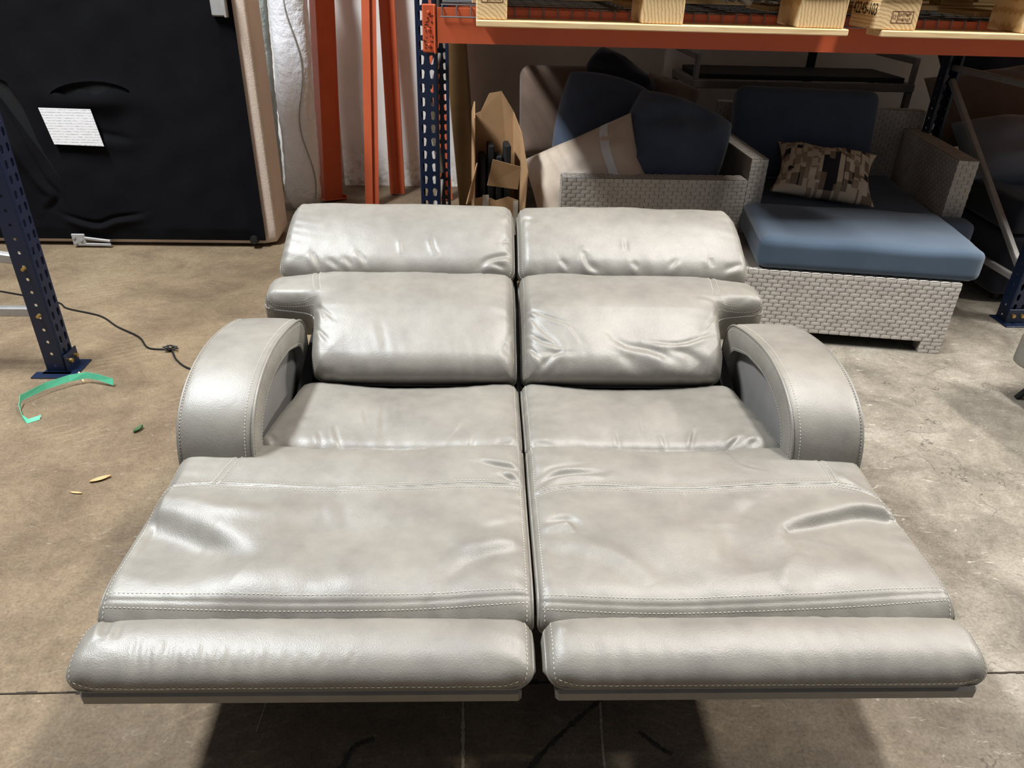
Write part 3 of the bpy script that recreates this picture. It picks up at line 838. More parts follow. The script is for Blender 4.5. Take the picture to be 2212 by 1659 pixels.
for sgn in (-1, 1):
    mm = (lambda u: 1 - u) if sgn < 0 else (lambda u: u)           # inner -> outer coordinate
    pcs = pieces(sgn)
    for name, c in pcs.items():
        o = c.mesh(DEPTH[name]).build(name, M['leather'], SOFA, 180)
        MB().tube(rim_loop(c, 0.0), 0.0032, 6, closed=True).build('piping', M['leather'], o, 180)
        st = MB()
        e_in = 0.011 / abs(c.Rx.mean() - c.Lx.mean())
        for uu in (e_in, 1 - e_in):
            dashes(st, c.uvpath([(uu, 0.05), (uu, 0.95)], 0.004))
        if name == 'footrest':
            vv = 0.012 / c.len
            dashes(st, c.uvpath([(0.02, vv + 0.05), (0.05, vv), (0.95, vv), (0.98, vv + 0.05)], 0.004), 0.0075, 0.0098, 0.0013)
        K_ = 'L' if sgn < 0 else 'R'
        seams = {'legrest_pad': (('lower', 0.011, 1), ('upper', 0.010, 1), ('thigh', 0.007, 0)), 'lumbar_cushion': (('wing', 0.009, 0),)}.get(name, ())
        wid = abs(c.Rx.mean() - c.Lx.mean())
        for sn, off, across in seams:
            pts = [tuple(p) for p in catmull(SEAM_UV[sn + K_], 24)[0]]
            for d_ in (-off, off):
                du, dv = (0.0, d_ / c.len) if across else (d_ / wid, 0.0)
                dashes(st, c.uvpath([(min(max(a + du, 0.008), 0.992), b + dv) for a, b in pts], 0.004))
        st.build('stitching', M['thread'], o)['kind'] = 'stuff'

# arms : arched slab with a recessed inner panel
ARM_TOP = [(1.452, 0.02), (1.440, 0.18), (1.438, 0.30), (1.442, 0.38), (1.456, 0.445), (1.490, 0.497), (1.545, 0.532), (1.62, 0.554), (1.72, 0.561), (1.84, 0.547), (1.95, 0.522), (2.005, 0.500), (2.035, 0.46), (2.045, 0.38), (2.05, 0.02)]
for sgn in (-1, 1):
    prof, plen = catmull(ARM_TOP, 96)
    xo, xi = sgn * 0.818, sgn * 0.645
    cy, cz = 1.74, 0.25
    # cross-section of the band: rounded across the width
    band = []
    K = 15
    for (y, z) in prof:
        row = []
        k0 = np.array([y - cy, z - cz]); k0 /= np.linalg.norm(k0)
        for k in range(K):
            w = k / (K - 1)
            x = xo + (xi - xo) * (0.5 - 0.5 * math.cos(math.pi * w))
            crown = 0.010 * math.sin(math.pi * w) ** 0.7 - 0.004
            row.append((x, y - 1.5 + k0[0] * crown, z + k0[1] * crown))
        band.append(row)
    arm = empty('armrest', (0, 0, 0)); arm.parent = SOFA
    bm_ = MB().grid(np.array(band))
    # outer and inner skins
    ctr = [(1.50 + 0.0 * k, 0.02) for k in range(1)]
    outer = [(xo, y - 1.5, z) for y, z in prof]
    base = len(bm_.v); bm_.v.extend(outer); bm_.f.append(tuple(base + i for i in range(len(outer))))
    o = bm_.build('arm_cover', M['leather'], arm, 60)
    # inner rim (flat band beside the seam) and the recess behind it
    inn = []
    for (y, z) in prof:
        k0 = np.array([y - cy, z - cz]); L = np.linalg.norm(k0); k0 /= L
        d = float(np.interp(y, [1.0, 1.85, 1.98, 2.06], [0.056, 0.060, 0.080, 0.095]))
        inn.append((y - k0[0] * d, z - k0[1] * d * 0.95))
    rows = []
    for tt in np.linspace(0, 1, 6):
        bul = 0.004 * math.sin(math.pi * tt)
        rows.append([(xi - sgn * (bul + 0.006 * tt), a[0] + (b[0] - a[0]) * tt - 1.5, a[1] + (b[1] - a[1]) * tt) for a, b in zip(prof, inn)])
    rows.append([(xi + sgn * 0.022, b[0] - 1.5, b[1]) for b in inn])
    MB().grid(np.array(rows)).build('inner_band', M['leather'], arm, 60)
    pb = MB(); vs_ = [(xi + sgn * 0.020, b[0] - 1.5, b[1]) for b in inn]
    pb.add(vs_ + [(xi + sgn * 0.05, b[0] - 1.5, b[1]) for b in inn], [tuple(range(len(vs_)))])
    pb.build('recessed_panel', M['vinyl'], arm, 40)
    # seams
    st = MB(); sm = MB()
    def on_band(w, off=0.0015):
        x = xo + (xi - xo) * w
        out = []
        for (y, z) in prof:
            k0 = np.array([y - cy, z - cz]); k0 /= np.linalg.norm(k0)
            ww = math.acos(max(-1, min(1, 1 - 2 * w))) / math.pi
            crown = 0.010 * math.sin(math.pi * ww) ** 0.7 - 0.004 + off
            out.append((np.array([x, y - 1.5 + k0[0] * crown, z + k0[1] * crown]), np.array([0, k0[0], k0[1]])))
        return out
    for w in (0.025, 0.90):
        dashes(st, on_band(w, 0.0)[3:-6])
    side_n = np.array([-sgn, 0, 0.])
    dashes(st, [(np.array([xi - sgn * 0.003, a[0] + (b[0] - a[0]) * 0.16 - 1.5, a[1] + (b[1] - a[1]) * 0.16]), side_n) for a, b in zip(prof, inn)][3:-6])
    dashes(st, [(np.array([xi - sgn * 0.007, a[0] + (b[0] - a[0]) * 0.90 - 1.5, a[1] + (b[1] - a[1]) * 0.90]), side_n) for a, b in zip(prof, inn)][3:-6])
    st.build('stitching', M['thread'], arm)['kind'] = 'stuff'
    for xx in (xo, xi):
        sm.tube([(xx, y - 1.5, z + 0.0) for y, z in prof], 0.0035, 6)
    sm.build('piping', M['leather'], arm, 180)

# body of the loveseat under the cushions, plus added gap fillers
box_obj('base', (-0.63, 0.06, 0.05), (0.63, 0.55, 0.255), M['vinyl'], SOFA, 0.01)
bk = MB()
for sgn in (-1, 1):
    a, b = sorted((sgn * 0.02, sgn * 0.60))
    m4 = Matrix.Translation((0, 0.40, 0.20)) @ Matrix.Rotation(RAD(24), 4, 'X')
    bk.box((a, 0.03, 0.0), (b, 0.50, 0.035), 0.008, m4)
bk.build('back_board', M['lining'], SOFA)
for sgn in (-1, 1):
    a, b = sorted((sgn * 0.603, sgn * 0.638))
    MB().prism([(0.33, 0.06), (0.33, 0.345), (0.42, 0.375), (0.60, 0.425), (0.74, 0.44), (0.80, 0.30), (0.72, 0.06)], a, b, 0).build('side_gap_filler', M['lining'], SOFA)  # added black fillers standing in for shade beside the lumbar cushions
MB().prism([(0.30, 0.26), (0.30, 0.33), (0.46, 0.43), (0.62, 0.49), (0.80, 0.50), (1.02, 0.60), (1.02, 0.50), (0.70, 0.26)], -0.006, 0.006, 0).build('centre_gap_filler', M['lining'], SOFA)  # added black filler standing in for shade between the two backs
for sgn in (-1, 1):
    for x in (0.12, 0.52):
        lk = MB()
        lk.bar((sgn * x, 0.08, 0.20), (sgn * x, -0.18, 0.295), 0.008, 0.03)
        lk.bar((sgn * (x + 0.012), 0.06, 0.12), (sgn * (x + 0.012), -0.30, 0.30), 0.008, 0.03)
        lk.bar((sgn * (x + 0.024), -0.16, 0.30), (sgn * (x + 0.024), -0.60, 0.30), 0.008, 0.03)
        lk.build('recliner_linkage', M['black_steel'], SOFA)
    a, b = sorted((sgn * 0.03, sgn * 0.79))
    box_obj('footrest_board', (a * (1.01 if sgn < 0 else 1), -0.645, 0.298), (b * (1.01 if sgn > 0 else 1), -0.53, 0.328), M['leather'], SOFA, 0.006)
    box_obj('legrest_board', (a * 1.0, -0.50, 0.305), (b, 0.0, 0.325), M['lining'], SOFA, 0.004)
fp = MB().bar((0.20, 0.365, 0.335), (0.20 + 0.26, 0.365, 0.335), 0.035, 0.004, (0, -0.3, 1))
fp.build('cloth_flap', M['flap'], SOFA)
for x in (-0.6, 0.6):
    for y in (0.10, 0.50):
        MB().tube([(x, y, 0.0), (x, y, 0.055)], [0.018, 0.024], 12).build('foot', M['black_rubber'], SOFA, 40)

# ------------------------------------------------------------------ pallet rack
PITCH = 0.0508
def hole_cell(mb, M4, x0, x1, z0, z1, hole):
    """plate cell with a hole: outer rectangle bridged to the hole outline (cell lies in local x,z at y = 0)"""
    n = len(hole)
    cx_, cz_ = (x0 + x1) / 2, (z0 + z1) / 2
    outer = []
    for hx, hz in hole:
        dx, dz = hx - cx_, hz - cz_
        k = min(((x1 - x0) / 2) / abs(dx) if abs(dx) > 1e-9 else 1e9, ((z1 - z0) / 2) / abs(dz) if abs(dz) > 1e-9 else 1e9)
        outer.append((cx_ + dx * k, cz_ + dz * k))
    vs = [tuple(M4 @ Vector((x, 0, z))) for x, z in outer] + [tuple(M4 @ Vector((x, 0, z))) for x, z in hole]
    mb.add(vs, [(i, (i + 1) % n, n + (i + 1) % n, n + i) for i in range(n)])
    # corners of the rectangle
    for cxx, czz in ((x0, z0), (x1, z0), (x1, z1), (x0, z1)):
        best = sorted(range(n), key=lambda i: (outer[i][0] - cxx) ** 2 + (outer[i][1] - czz) ** 2)
        for i in range(n):
            j = (i + 1) % n
            a, b = outer[i], outer[j]
            on_a = abs(a[0] - cxx) < 1e-6; on_b = abs(b[0] - cxx) < 1e-6
            oz_a = abs(a[1] - czz) < 1e-6; oz_b = abs(b[1] - czz) < 1e-6
            if (on_a and oz_b and not oz_a) or (oz_a and on_b and not on_a):
                mb.add([tuple(M4 @ Vector((a[0], 0, a[1]))), tuple(M4 @ Vector((cxx, 0, czz))), tuple(M4 @ Vector((b[0], 0, b[1])))], [(0, 1, 2)])

def teardrop(cx_, cz_, s=1.0):
    pts = []
    for k in range(12):
        w = 2 * math.pi * k / 12
        r = 0.0088 if math.sin(w) > -0.2 else 0.0068
        z = 0.0075 + r * math.sin(w) if math.sin(w) > -0.2 else -0.0105 + r * math.sin(w)
        pts.append((cx_ + r * math.cos(w) * s, cz_ + z))
    return pts
def roundhole(cx_, cz_, r=0.0062):
    return [(cx_ + r * math.cos(2 * math.pi * k / 10), cz_ + r * math.sin(2 * math.pi * k / 10)) for k in range(10)]

def upright(name, parent, loc, rz, height, w=0.078, dep=0.070, z0=0.006, simple=False):
    """C-section rack post: perforated face (local -y) and two perforated flanges; returns the object"""
    mb = MB()
    n = int((height - z0) / PITCH)
    I = Matrix.Identity(4)
    for k in range(n):
        za, zb = z0 + k * PITCH, z0 + (k + 1) * PITCH
        zc = (za + zb) / 2
        hole_cell(mb, I, -w / 2 + 0.004, 0, za, zb, teardrop(-w * 0.24, zc))
        hole_cell(mb, I, 0, w / 2 - 0.004, za, zb, teardrop(w * 0.24, zc))
        for s in (-1, 1):
            F = Matrix.Translation((s * w / 2, 0.004, 0)) @ Matrix.Rotation(RAD(90), 4, 'Z')
            hole_cell(mb, F, 0.0, dep - 0.004, za, zb, roundhole(dep * 0.45, zc))
    zt = z0 + n * PITCH
    for s in (-1, 1):
        mb.add([(s * (w / 2 - 0.004), 0, z0), (s * w / 2, 0.004, z0), (s * w / 2, 0.004, zt), (s * (w / 2 - 0.004), 0, zt)], [(0, 1, 2, 3)])
        mb.add([(s * w / 2, dep, z0), (s * (w / 2 - 0.014), dep, z0), (s * (w / 2 - 0.014), dep, zt), (s * w / 2, dep, zt)], [(0, 1, 2, 3)])
    o = mb.build(name, M['blue'], parent)
    o.location = loc; o.rotation_euler = (0, 0, rz)
    md = o.modifiers.new('gauge', 'SOLIDIFY'); md.thickness = 0.0022; md.offset = 0
    return o

def foot_plate(parent, loc, rz, bolts=True):
    mb = MB()
    mb.box((-0.062, -0.050, 0.0), (0.062, 0.085, 0.006), 0.001)
    mb.box((-0.046, -0.012, 0.006), (0.046, -0.006, 0.075), 0.001)
    o = mb.build('foot_plate', M['blue'], parent)
    o.location = loc; o.rotation_euler = (0, 0, rz)
    if bolts:
        for x in (-0.022, 0.022):
            MB().tube([(x, -0.024, 0.045), (x, -0.011, 0.045)], [0.0085, 0.0095], 8).build('bolt', M['brass'], o, 40)
    return o

RACK = empty('pallet_rack', (1.2, 3.08, 0), 0, 'orange beam pallet rack with navy perforated posts along the back wall', 'rack')
def rk(o):
    """parent to the rack keeping world placement (rack has no rotation)"""
    o.parent = RACK
    o.location = Vector(o.location) - Vector((1.2, 3.08, 0))
    return o
XL, XR = -0.176, 2.565
FY, RY = 3.085, 4.10
for x in (XL, XR):
    rk(upright('upright', None, (x, FY, 0), 0, 2.3))
    rk(upright('upright', None, (x + (0.012 if x < 0 else -0.03), RY + 0.07, 0), RAD(180), 2.3))
    for y, a in ((FY, 0), (RY + 0.07, RAD(180))):
        rk(foot_plate(None, (x + (0 if y == FY else (0.012 if x < 0 else -0.03)), y, 0), a, y == FY))
def brace(x, a, b):
    mb = MB().bar((x, a[0], a[1]), (x, b[0], b[1]), 0.028, 0.030, (1, 0, 0), 0.004)
    return rk(mb.build('brace', M['galv']))
for x in (XL, XR - 0.015):
    for z in (0.20 if x > 0 else 0.36, 1.0, 1.9):
        brace(x, (FY + 0.04, z), (RY + 0.03, z))
    if x > 0:
        brace(x, (FY + 0.05, 0.24), (RY + 0.02, 0.94))
        brace(x, (FY + 0.05, 1.08), (RY + 0.02, 1.84))
    else:
        brace(x, (FY + 0.05, 0.95), (RY + 0.02, 0.42))
        brace(x, (FY + 0.05, 1.84), (RY + 0.02, 1.16))
BZ0, BZ1 = 1.163, 1.281
def step_beam(y0, y1, front):
    s = 1 if front else -1
    ys = (y0, y1) if front else (y1, y0)
    prof = [(ys[0], BZ0), (ys[0], BZ1), (ys[0] + s * 0.026, BZ1), (ys[0] + s * 0.026, BZ1 - 0.041), (ys[1], BZ1 - 0.041), (ys[1], BZ0)]
    o = MB().prism(prof, XL + 0.045, XR - 0.045, 0).build('beam', M['orange'])
    return rk(o)
fb = step_beam(3.030, 3.078, True)
rb = step_beam(4.165, 4.21, False)
def next_bay_beam(y0, y1):
    return rk(MB().box((XR + 0.045, min(y0, y1), BZ0), (5.23, max(y0, y1), BZ1), 0.003).build('beam', M['orange']))
next_bay_beam(3.030, 3.078); next_bay_beam(4.165, 4.21)
for y, a in ((FY, 0), (RY + 0.07, RAD(180))):
    rk(upright('upright', None, (5.275, y, 0), a, 2.3))
# end connectors with rivets
for x, s in ((XL, 1), (XR, -1)):
    mb = MB()
    mb.box((x - 0.012 if s > 0 else x - 0.04, 3.070, 1.125), (x + 0.04 if s > 0 else x + 0.012, 3.079, 1.290), 0.004)
    mb.box((x + s * 0.036 - 0.004, 3.026, 1.125), (x + s * 0.036 + 0.004, 3.079, 1.290), 0.003)
    o = rk(mb.build('beam_connector', M['orange']))
    if s > 0:
        for z in (1.262, 1.205, 1.150):
            rv = MB().tube([(x + 0.012, 3.0705, z), (x + 0.012, 3.064, z)], [0.007, 0.004], 8)
            q = rv.build('rivet', M['orange'], None, 40); q.parent = o; q.location = -Vector((1.2, 3.08, 0)) - Vector(o.location)
        sc = MB(); rr = random.Random(5)
        for k in range(26):
            z = 1.140 + 0.115 * rr.random(); xx = x - 0.006 + 0.036 * rr.random()
            l = 0.004 + 0.010 * rr.random(); a = rr.random() * 3.14
            sc.bar((xx, 3.0692, z), (xx + l * math.cos(a), 3.0692, z + l * math.sin(a)), 0.0022, 0.0012, (0, 1, 0))
        q = sc.build('marker_scrawl', M['ink'], None); q.parent = o; q.location = -Vector((1.2, 3.08, 0)) - Vector(o.location)
        q['label'] = 'black marker scrawl worn illegible'

# wire mesh decks : three panels side by side, wires hooked over the front beam
DZ = BZ1 + 0.003
def wire_deck(x0, x1):
    mb = MB()
    n = int((x1 - x0) / 0.052)
    for k in range(n + 1):
        x = x0 + 0.006 + (x1 - x0 - 0.012) * k / n
        mb.tube([(x, 3.022, DZ - 0.034), (x, 3.024, DZ + 0.001), (x, 3.05, DZ + 0.001), (x, 4.20, DZ + 0.001), (x, 4.216, DZ - 0.03)], 0.0026, 5)
    for y in [3.07 + 0.105 * i for i in range(11)]:
        mb.tube([(x0, y, DZ + 0.005), (x1, y, DZ + 0.005)], 0.0026, 5)
    mb.tube([(x0, 3.0195, DZ - 0.032), (x1, 3.0195, DZ - 0.032)], 0.0026, 5)
    return mb
for k, (x0, x1, where) in enumerate(((-0.118, 0.74, 'left'), (0.76, 1.62, 'middle'), (1.64, 2.50, 'right'))):
    e = empty('wire_deck', (x0, 3.02, DZ), 0,
              {'left': 'zinc wire mesh deck hooked over the orange beam at its left connector',
               'middle': 'zinc wire mesh deck in the middle of the orange rack, between two pallets',
               'right': 'zinc wire mesh deck of the orange rack under the pallet stencilled with a number'}[where], 'wire deck', 'wire decks of the orange rack')
    o = wire_deck(x0, x1).build('wire_grid', M['wire'], e)
    o.location = (-x0, -3.02, -DZ); o['kind'] = 'stuff'
    ch = MB()
    for cxx in (x0 + 0.2, x1 - 0.2):
        ch.box((cxx - 0.02, 3.085, DZ - 0.032), (cxx + 0.02, 4.15, DZ - 0.003), 0.002)
    o = ch.build('channel', M['galv'], e); o.location = (-x0, -3.02, -DZ)

# ------------------------------------------------------------------ pallets
def pallet(x0, x1, label, cuts):
    y0 = 2.80
    x0, x1 = x0 * 0.972, x1 * 0.972
    cuts = [(a * 0.972, b * 0.972) for a, b in cuts]
    e = empty('wooden_pallet', (x0, y0, 1.2385), 0, label, 'pallet', 'wooden pallets on the orange rack')
    L = x1 - x0
    def add(name, lo, hi, mat, c=0.003):
        o = MB().box(lo, hi, c).build(name, mat, e)
        return o
    add('bottom_board', (0, 0.0, 0.0), (L, 0.125, 0.021), M['pine'])
    add('bottom_board', (0, 0.56, 0.063), (L, 0.66, 0.083), M['pine'])
    add('bottom_board', (0, 1.0, 0.063), (L, 1.10, 0.083), M['pine'])
    blocks = []
    for k, (bx0, bx1) in enumerate(cuts):
        b = add('block', (bx0, 0.012, 0.0215), (bx1, 0.215, 0.128), M['endgrain'], 0.004)
        blocks.append(b)
        add('block', (bx0, 0.56, 0.0835), (bx1, 0.66, 0.128), M['pine'])
        add('block', (bx0, 1.0, 0.0835), (bx1, 1.10, 0.128), M['pine'])
        add('runner', (bx0 - 0.02, 0.175, 0.0625), (bx1 + 0.02, 1.15, 0.0628 + 0.02), M['pine_y']) if False else None
        add('stringer_board', (bx0 - 0.01, 0.0, 0.129), (bx1 + 0.01, 1.15, 0.147), M['pine_y'])
    # lengthwise boards seen slanting away below
    for bx0, bx1 in cuts:
        add('runner', (bx0 - 0.015, 0.285, 0.055), (bx1 + 0.015, 0.55, 0.075), M['pine_y'])
    for k in range(8):
        ya = 0.145 * k
        add('deck_board', (0.0, ya, 0.148), (L, ya + 0.10, 0.166), M['pine'])
    return e, blocks
pa, pab = pallet(0.012, 1.350, 'pale pine pallet on the orange beam, the left one, with open wire deck beside it',
                 ((0.0, 0.108), (0.585, 0.735), (1.150, 1.322)))
pb, pbb = pallet(1.475, 2.578, 'pale pine pallet on the orange beam with a stencilled number, at the right',
                 ((-0.03, 0.125), (0.52, 0.66), (0.96, 1.09)))
# stencilled number on the side of the corner block and burnt stamps on end faces
def text_obj(s, size, mat, name, parent, loc, rot):
    cu = bpy.data.curves.new(name, 'FONT')
    cu.body = s; cu.size = size; cu.extrude = 0.0004
    cu.space_character = 0.95
    t = bpy.data.objects.new(name, cu); COL.objects.link(t)
    dg = bpy.context.evaluated_depsgraph_get()
    me = bpy.data.meshes.new_from_object(t.evaluated_get(dg))
    bpy.data.objects.remove(t, do_unlink=True); bpy.data.curves.remove(cu)
    me.materials.clear(); me.materials.append(mat)
    o = bpy.data.objects.new(name, me); COL.objects.link(o)
    o.parent = parent; o.location = loc; o.rotation_euler = rot
    return o
t = text_obj('42245-103', 0.030, M['ink'], 'stencilled_number', pbb[0], (-0.0297, 0.205, 0.066), (RAD(90), 0, RAD(-90)))
_b = [v.co for v in t.data.vertices]
t.scale = (0.185 / (max(v.x for v in _b) - min(v.x for v in _b)), 0.038 / (max(v.y for v in _b) - min(v.y for v in _b)), 1)
t['label'] = 'black stencilled number 42245-103'
def stamp(parent, x, z, w, h, seed):
    r = random.Random(seed)
    mb = MB()
    def ln(a, b, wd=0.0022):
        mb.bar((a[0], 0.0116, a[1]), (b[0], 0.0116, b[1]), wd, 0.0006, (0, 1, 0))
    ln((x, z), (x + w, z)); ln((x, z + h), (x + w, z + h)); ln((x, z), (x, z + h)); ln((x + w, z), (x + w, z + h)); ln((x + w * 0.28, z), (x + w * 0.28, z + h))
    for row in range(2):
        zz = z + h * (0.28 + 0.42 * row)
        for k in range(7):
            xx = x + w * (0.34 + 0.085 * k)
            ln((xx, zz - h * 0.1), (xx, zz + h * 0.14)); 
            if r.random() < 0.6: ln((xx, zz + h * 0.14 * (1 if r.random() < .5 else -.7)), (xx + w * 0.05, zz + h * 0.14 * (1 if r.random() < .5 else -.7)))
    for k in range(2):
        xx = x + w * (0.07 + 0.1 * k); ln((xx, z + h * 0.3), (xx, z + h * 0.7))
    o = mb.build('burnt_stamp', M['brown_ink'], parent)
    return o
stamp(pbb[0], 0.025, 0.045, 0.075, 0.036, 2)
stamp(pab[0], 0.018, 0.075, 0.072, 0.036, 4)
def add_light_block(name, lo, hi, parent_label):  # mostly unseen carton blocks, added to keep lamp light from under the rack
    o = MB().box(lo, hi, 0.01).build(name, M['cardboard'])
    tag(o, parent_label, 'box')
add_light_block('added_light_block', (0.03, 2.86, 1.4065), (1.345, 4.55, 5.4), 'tall carton block added on the left pine pallet to keep overhead light out')
add_light_block('added_light_block', (1.47, 2.86, 1.4065), (2.505, 4.55, 5.4), 'tall carton block added on the right pine pallet to keep overhead light out')
add_light_block('added_light_block', (2.635, 2.92, 1.2885), (5.20, 4.55, 5.4), 'wide carton block added over the next rack bay to keep side light out, far right')
# crumpled stretch film hanging by the third block of the left pallet
def film():
    A = []
    nz = wavy(8, 3, 9.0)
    for i in range(26):
        row = []
        for j in range(26):
            u, v = j / 25, i / 25
            row.append((0.92 + 0.26 * u, 0.30 + 0.10 * nz(u * 0.6, v * 0.6) + 0.03 * nz(u * 3, v * 3), 0.086 + 0.040 * v + 0.010 * nz(u * 0.9 + 3, v)))
        A.append(row)
    o = MB().grid(np.array(A)).build('stretch_film', M['film'], pa, 180)
    return o
film()


# ------------------------------------------------------------------ generic soft goods
def rounded_box(name, sx, sy, sz, r, mat, parent=None, crown=0.0, n=10, seed=0, lump=0.0):
    """box cushion centred on its base: rounded edges, crowned top, base at z = 0"""
    mb = MB()
    def face(fn):
        A = []
        for i in range(n + 1):
            A.append([fn(-1 + 2 * j / n, -1 + 2 * i / n) for j in range(n + 1)])
        return np.array(A, float)
    faces = [lambda a, b: (a, b, 1), lambda a, b: (a, b, -1), lambda a, b: (1, a, b), lambda a, b: (-1, a, b), lambda a, b: (a, 1, b), lambda a, b: (a, -1, b)]
    h = np.array([sx, sy, sz]) / 2
    nz = wavy(7, seed + 11, 4.0)
    for fn in faces:
        A = face(fn)
        # spend grid lines near the edges
        A = np.sign(A) * np.abs(A) ** 0.75
        P = A * h
        inner = np.clip(P, -(h - r), h - r)
        d = P - inner
        L = np.linalg.norm(d, axis=2, keepdims=True)
        P = np.where(L > 1e-9, inner + d / np.maximum(L, 1e-9) * r, P)
        cz = crown * np.cos(np.clip(P[..., 0] / h[0], -1, 1) * math.pi / 2) * np.cos(np.clip(P[..., 1] / h[1], -1, 1) * math.pi / 2)
        P[..., 2] += np.where(P[..., 2] > 0, cz, -cz * 0.0)
        if lump:
            P[..., 2] += np.where(P[..., 2] > 0, lump * nz(P[..., 0], P[..., 1]), 0)
        P[..., 2] += h[2]
        mb.grid(P)
    o = mb.build(name, mat, parent)
    bm = bmesh.new(); bm.from_mesh(o.data)
    bmesh.ops.remove_doubles(bm, verts=bm.verts[:], dist=1e-5)
    bmesh.ops.recalc_face_normals(bm, faces=bm.faces[:])
    bm.to_mesh(o.data); bm.free()
    o.data.shade_smooth()
    return o

def pillow_mesh(name, w, h, t, mat, parent=None, pinch=0.07, seed=0, lump=0.012, n=26, knife=0.55):
    """knife-edge pillow lying in local x,y, centred at the origin"""
    q = np.linspace(-1, 1, n + 1)
    q = np.sin(q * math.pi / 2)
    U, V = np.meshgrid(q, q)
    X = U * w / 2 * (1 - pinch * (1 - V ** 2)); Y = V * h / 2 * (1 - pinch * (1 - U ** 2))
    T = t / 2 * np.power(np.clip((1 - U ** 2) * (1 - V ** 2), 0, 1), knife)
    nz = wavy(8, seed + 3, 2.2); nf = wavy(6, seed + 8, 6.0)
    k = np.clip((1 - U ** 2) * (1 - V ** 2) * 3, 0, 1)
    top = T + k * lump * (nz(X / w, Y / h) + 0.4 * nf(X / w, Y / h))
    bot = -T + k * lump * 0.6 * nz(X / w + 5, Y / h)
    mb = MB().grid(np.stack([X, Y, top], 2)).grid(np.stack([X, Y, bot], 2))
    o = mb.build(name, mat, parent)
    bm = bmesh.new(); bm.from_mesh(o.data)
    bmesh.ops.remove_doubles(bm, verts=bm.verts[:], dist=1e-5)
    bmesh.ops.recalc_face_normals(bm, faces=bm.faces[:])
    bm.to_mesh(o.data); bm.free()
    o.data.shade_smooth()
    return o

def weave(mb, origin, ux, uy, W, H, pw=0.044, ph=0.0185, seed=0):
    """woven strands on a rectangle: running-bond bulged strips (real relief)"""
    o = Vector(origin); ux = Vector(ux); uy = Vector(uy); n = ux.cross(uy); n.normalize()
    r = random.Random(seed)
    rows = max(1, round(H / ph)); ph = H / rows
    cols = max(1, round(W / pw)); pw = W / cols
    for i in range(rows):
        for j in range(-1, cols):
            a = (j + (0.5 if i % 2 else 0.0)) * pw
            x0 = max(0.0, a + pw * 0.03); x1 = min(W, a + pw * 0.97)
            if x1 - x0 < 0.006: continue
            y0 = i * ph + ph * 0.01; y1 = (i + 1) * ph - ph * 0.01
            e = 0.003 + 0.001 * r.random()
            vs = []
            for k in range(4):
                t = k / 3
                hh = e * math.sin(math.pi * t) ** 0.8 + 0.0004
                for yy, q in ((y0, 0.35), ((y0 + y1) / 2, 1.0), (y1, 0.35)):
                    vs.append(o + ux * (x0 + (x1 - x0) * t) + uy * yy + n * (hh * q))
            fs = []
            for k in range(3):
                for s in range(2):
                    b = k * 3 + s
                    fs.append((b, b + 3, b + 4, b + 1))
            mb.add(vs, fs)

def wicker_slab(name, lo, hi, parent, faces=('front', 'top'), seed=0):
    """a wicker clad panel: dark core board plus woven skin on the faces in view"""
    core = MB().box(lo, hi, 0.004).build(name, M['wicker_core'], parent)
    (x0, y0, z0), (x1, y1, z1) = lo, hi
    mb = MB(); e = 0.0006
    if 'front' in faces: weave(mb, (x0, y0 - e, z0), (1, 0, 0), (0, 0, 1), x1 - x0, z1 - z0, seed=seed)
    if 'top' in faces: weave(mb, (x0, y0, z1 + e), (1, 0, 0), (0, 1, 0), x1 - x0, y1 - y0, seed=seed + 1)
    if 'right' in faces: weave(mb, (x1 + e, y0, z0), (0, 1, 0), (0, 0, 1), y1 - y0, z1 - z0, seed=seed + 2)
    if 'left' in faces: weave(mb, (x0 - e, y1, z0), (0, -1, 0), (0, 0, 1), y1 - y0, z1 - z0, seed=seed + 3)
    w = mb.build('weave', M['wicker'], core, 180, recalc=False)
    w['kind'] = 'stuff'
    return core

# ------------------------------------------------------------------ wicker ottoman with blue cushion
OT = empty('wicker_ottoman', (1.575, 2.845, 0), RAD(-9.8), 'wicker ottoman on short feet under the steel-blue cushion, right of the leather loveseat', 'ottoman')
W2 = 0.455
wicker_slab('front_panel', (-W2, 0.0, 0.055), (W2, 0.03, 0.325), OT, ('front', 'top'), 1)
wicker_slab('side_panel', (W2 - 0.03, 0.031, 0.055), (W2, 0.53, 0.325), OT, ('right', 'top'), 5)
wicker_slab('side_panel', (-W2, 0.031, 0.055), (-W2 + 0.03, 0.53, 0.325), OT, ('left', 'top'), 8)
box_obj('seat_board', (-W2 + 0.031, 0.031, 0.29), (W2 - 0.031, 0.53, 0.318), M['wicker_core'], OT)
for sx in (-1, 1):
    for y in (0.0, 0.46):
        a, b = sorted((sx * W2, sx * (W2 - 0.09)))
        wicker_slab('leg', (a, y, 0.0), (b, y + 0.07, 0.054), OT, ('front', 'right'), 12)
oc = rounded_box('ottoman_cushion', 0.90, 0.56, 0.135, 0.035, M['blue_cloth'], None, 0.012, 20, 2, 0.003)
oc.location = (1.690, 3.110, 0.3295); oc.rotation_euler = (0, 0, RAD(-9.8))
tag(oc, 'thick steel-blue box cushion lying on the wicker ottoman', 'cushion')

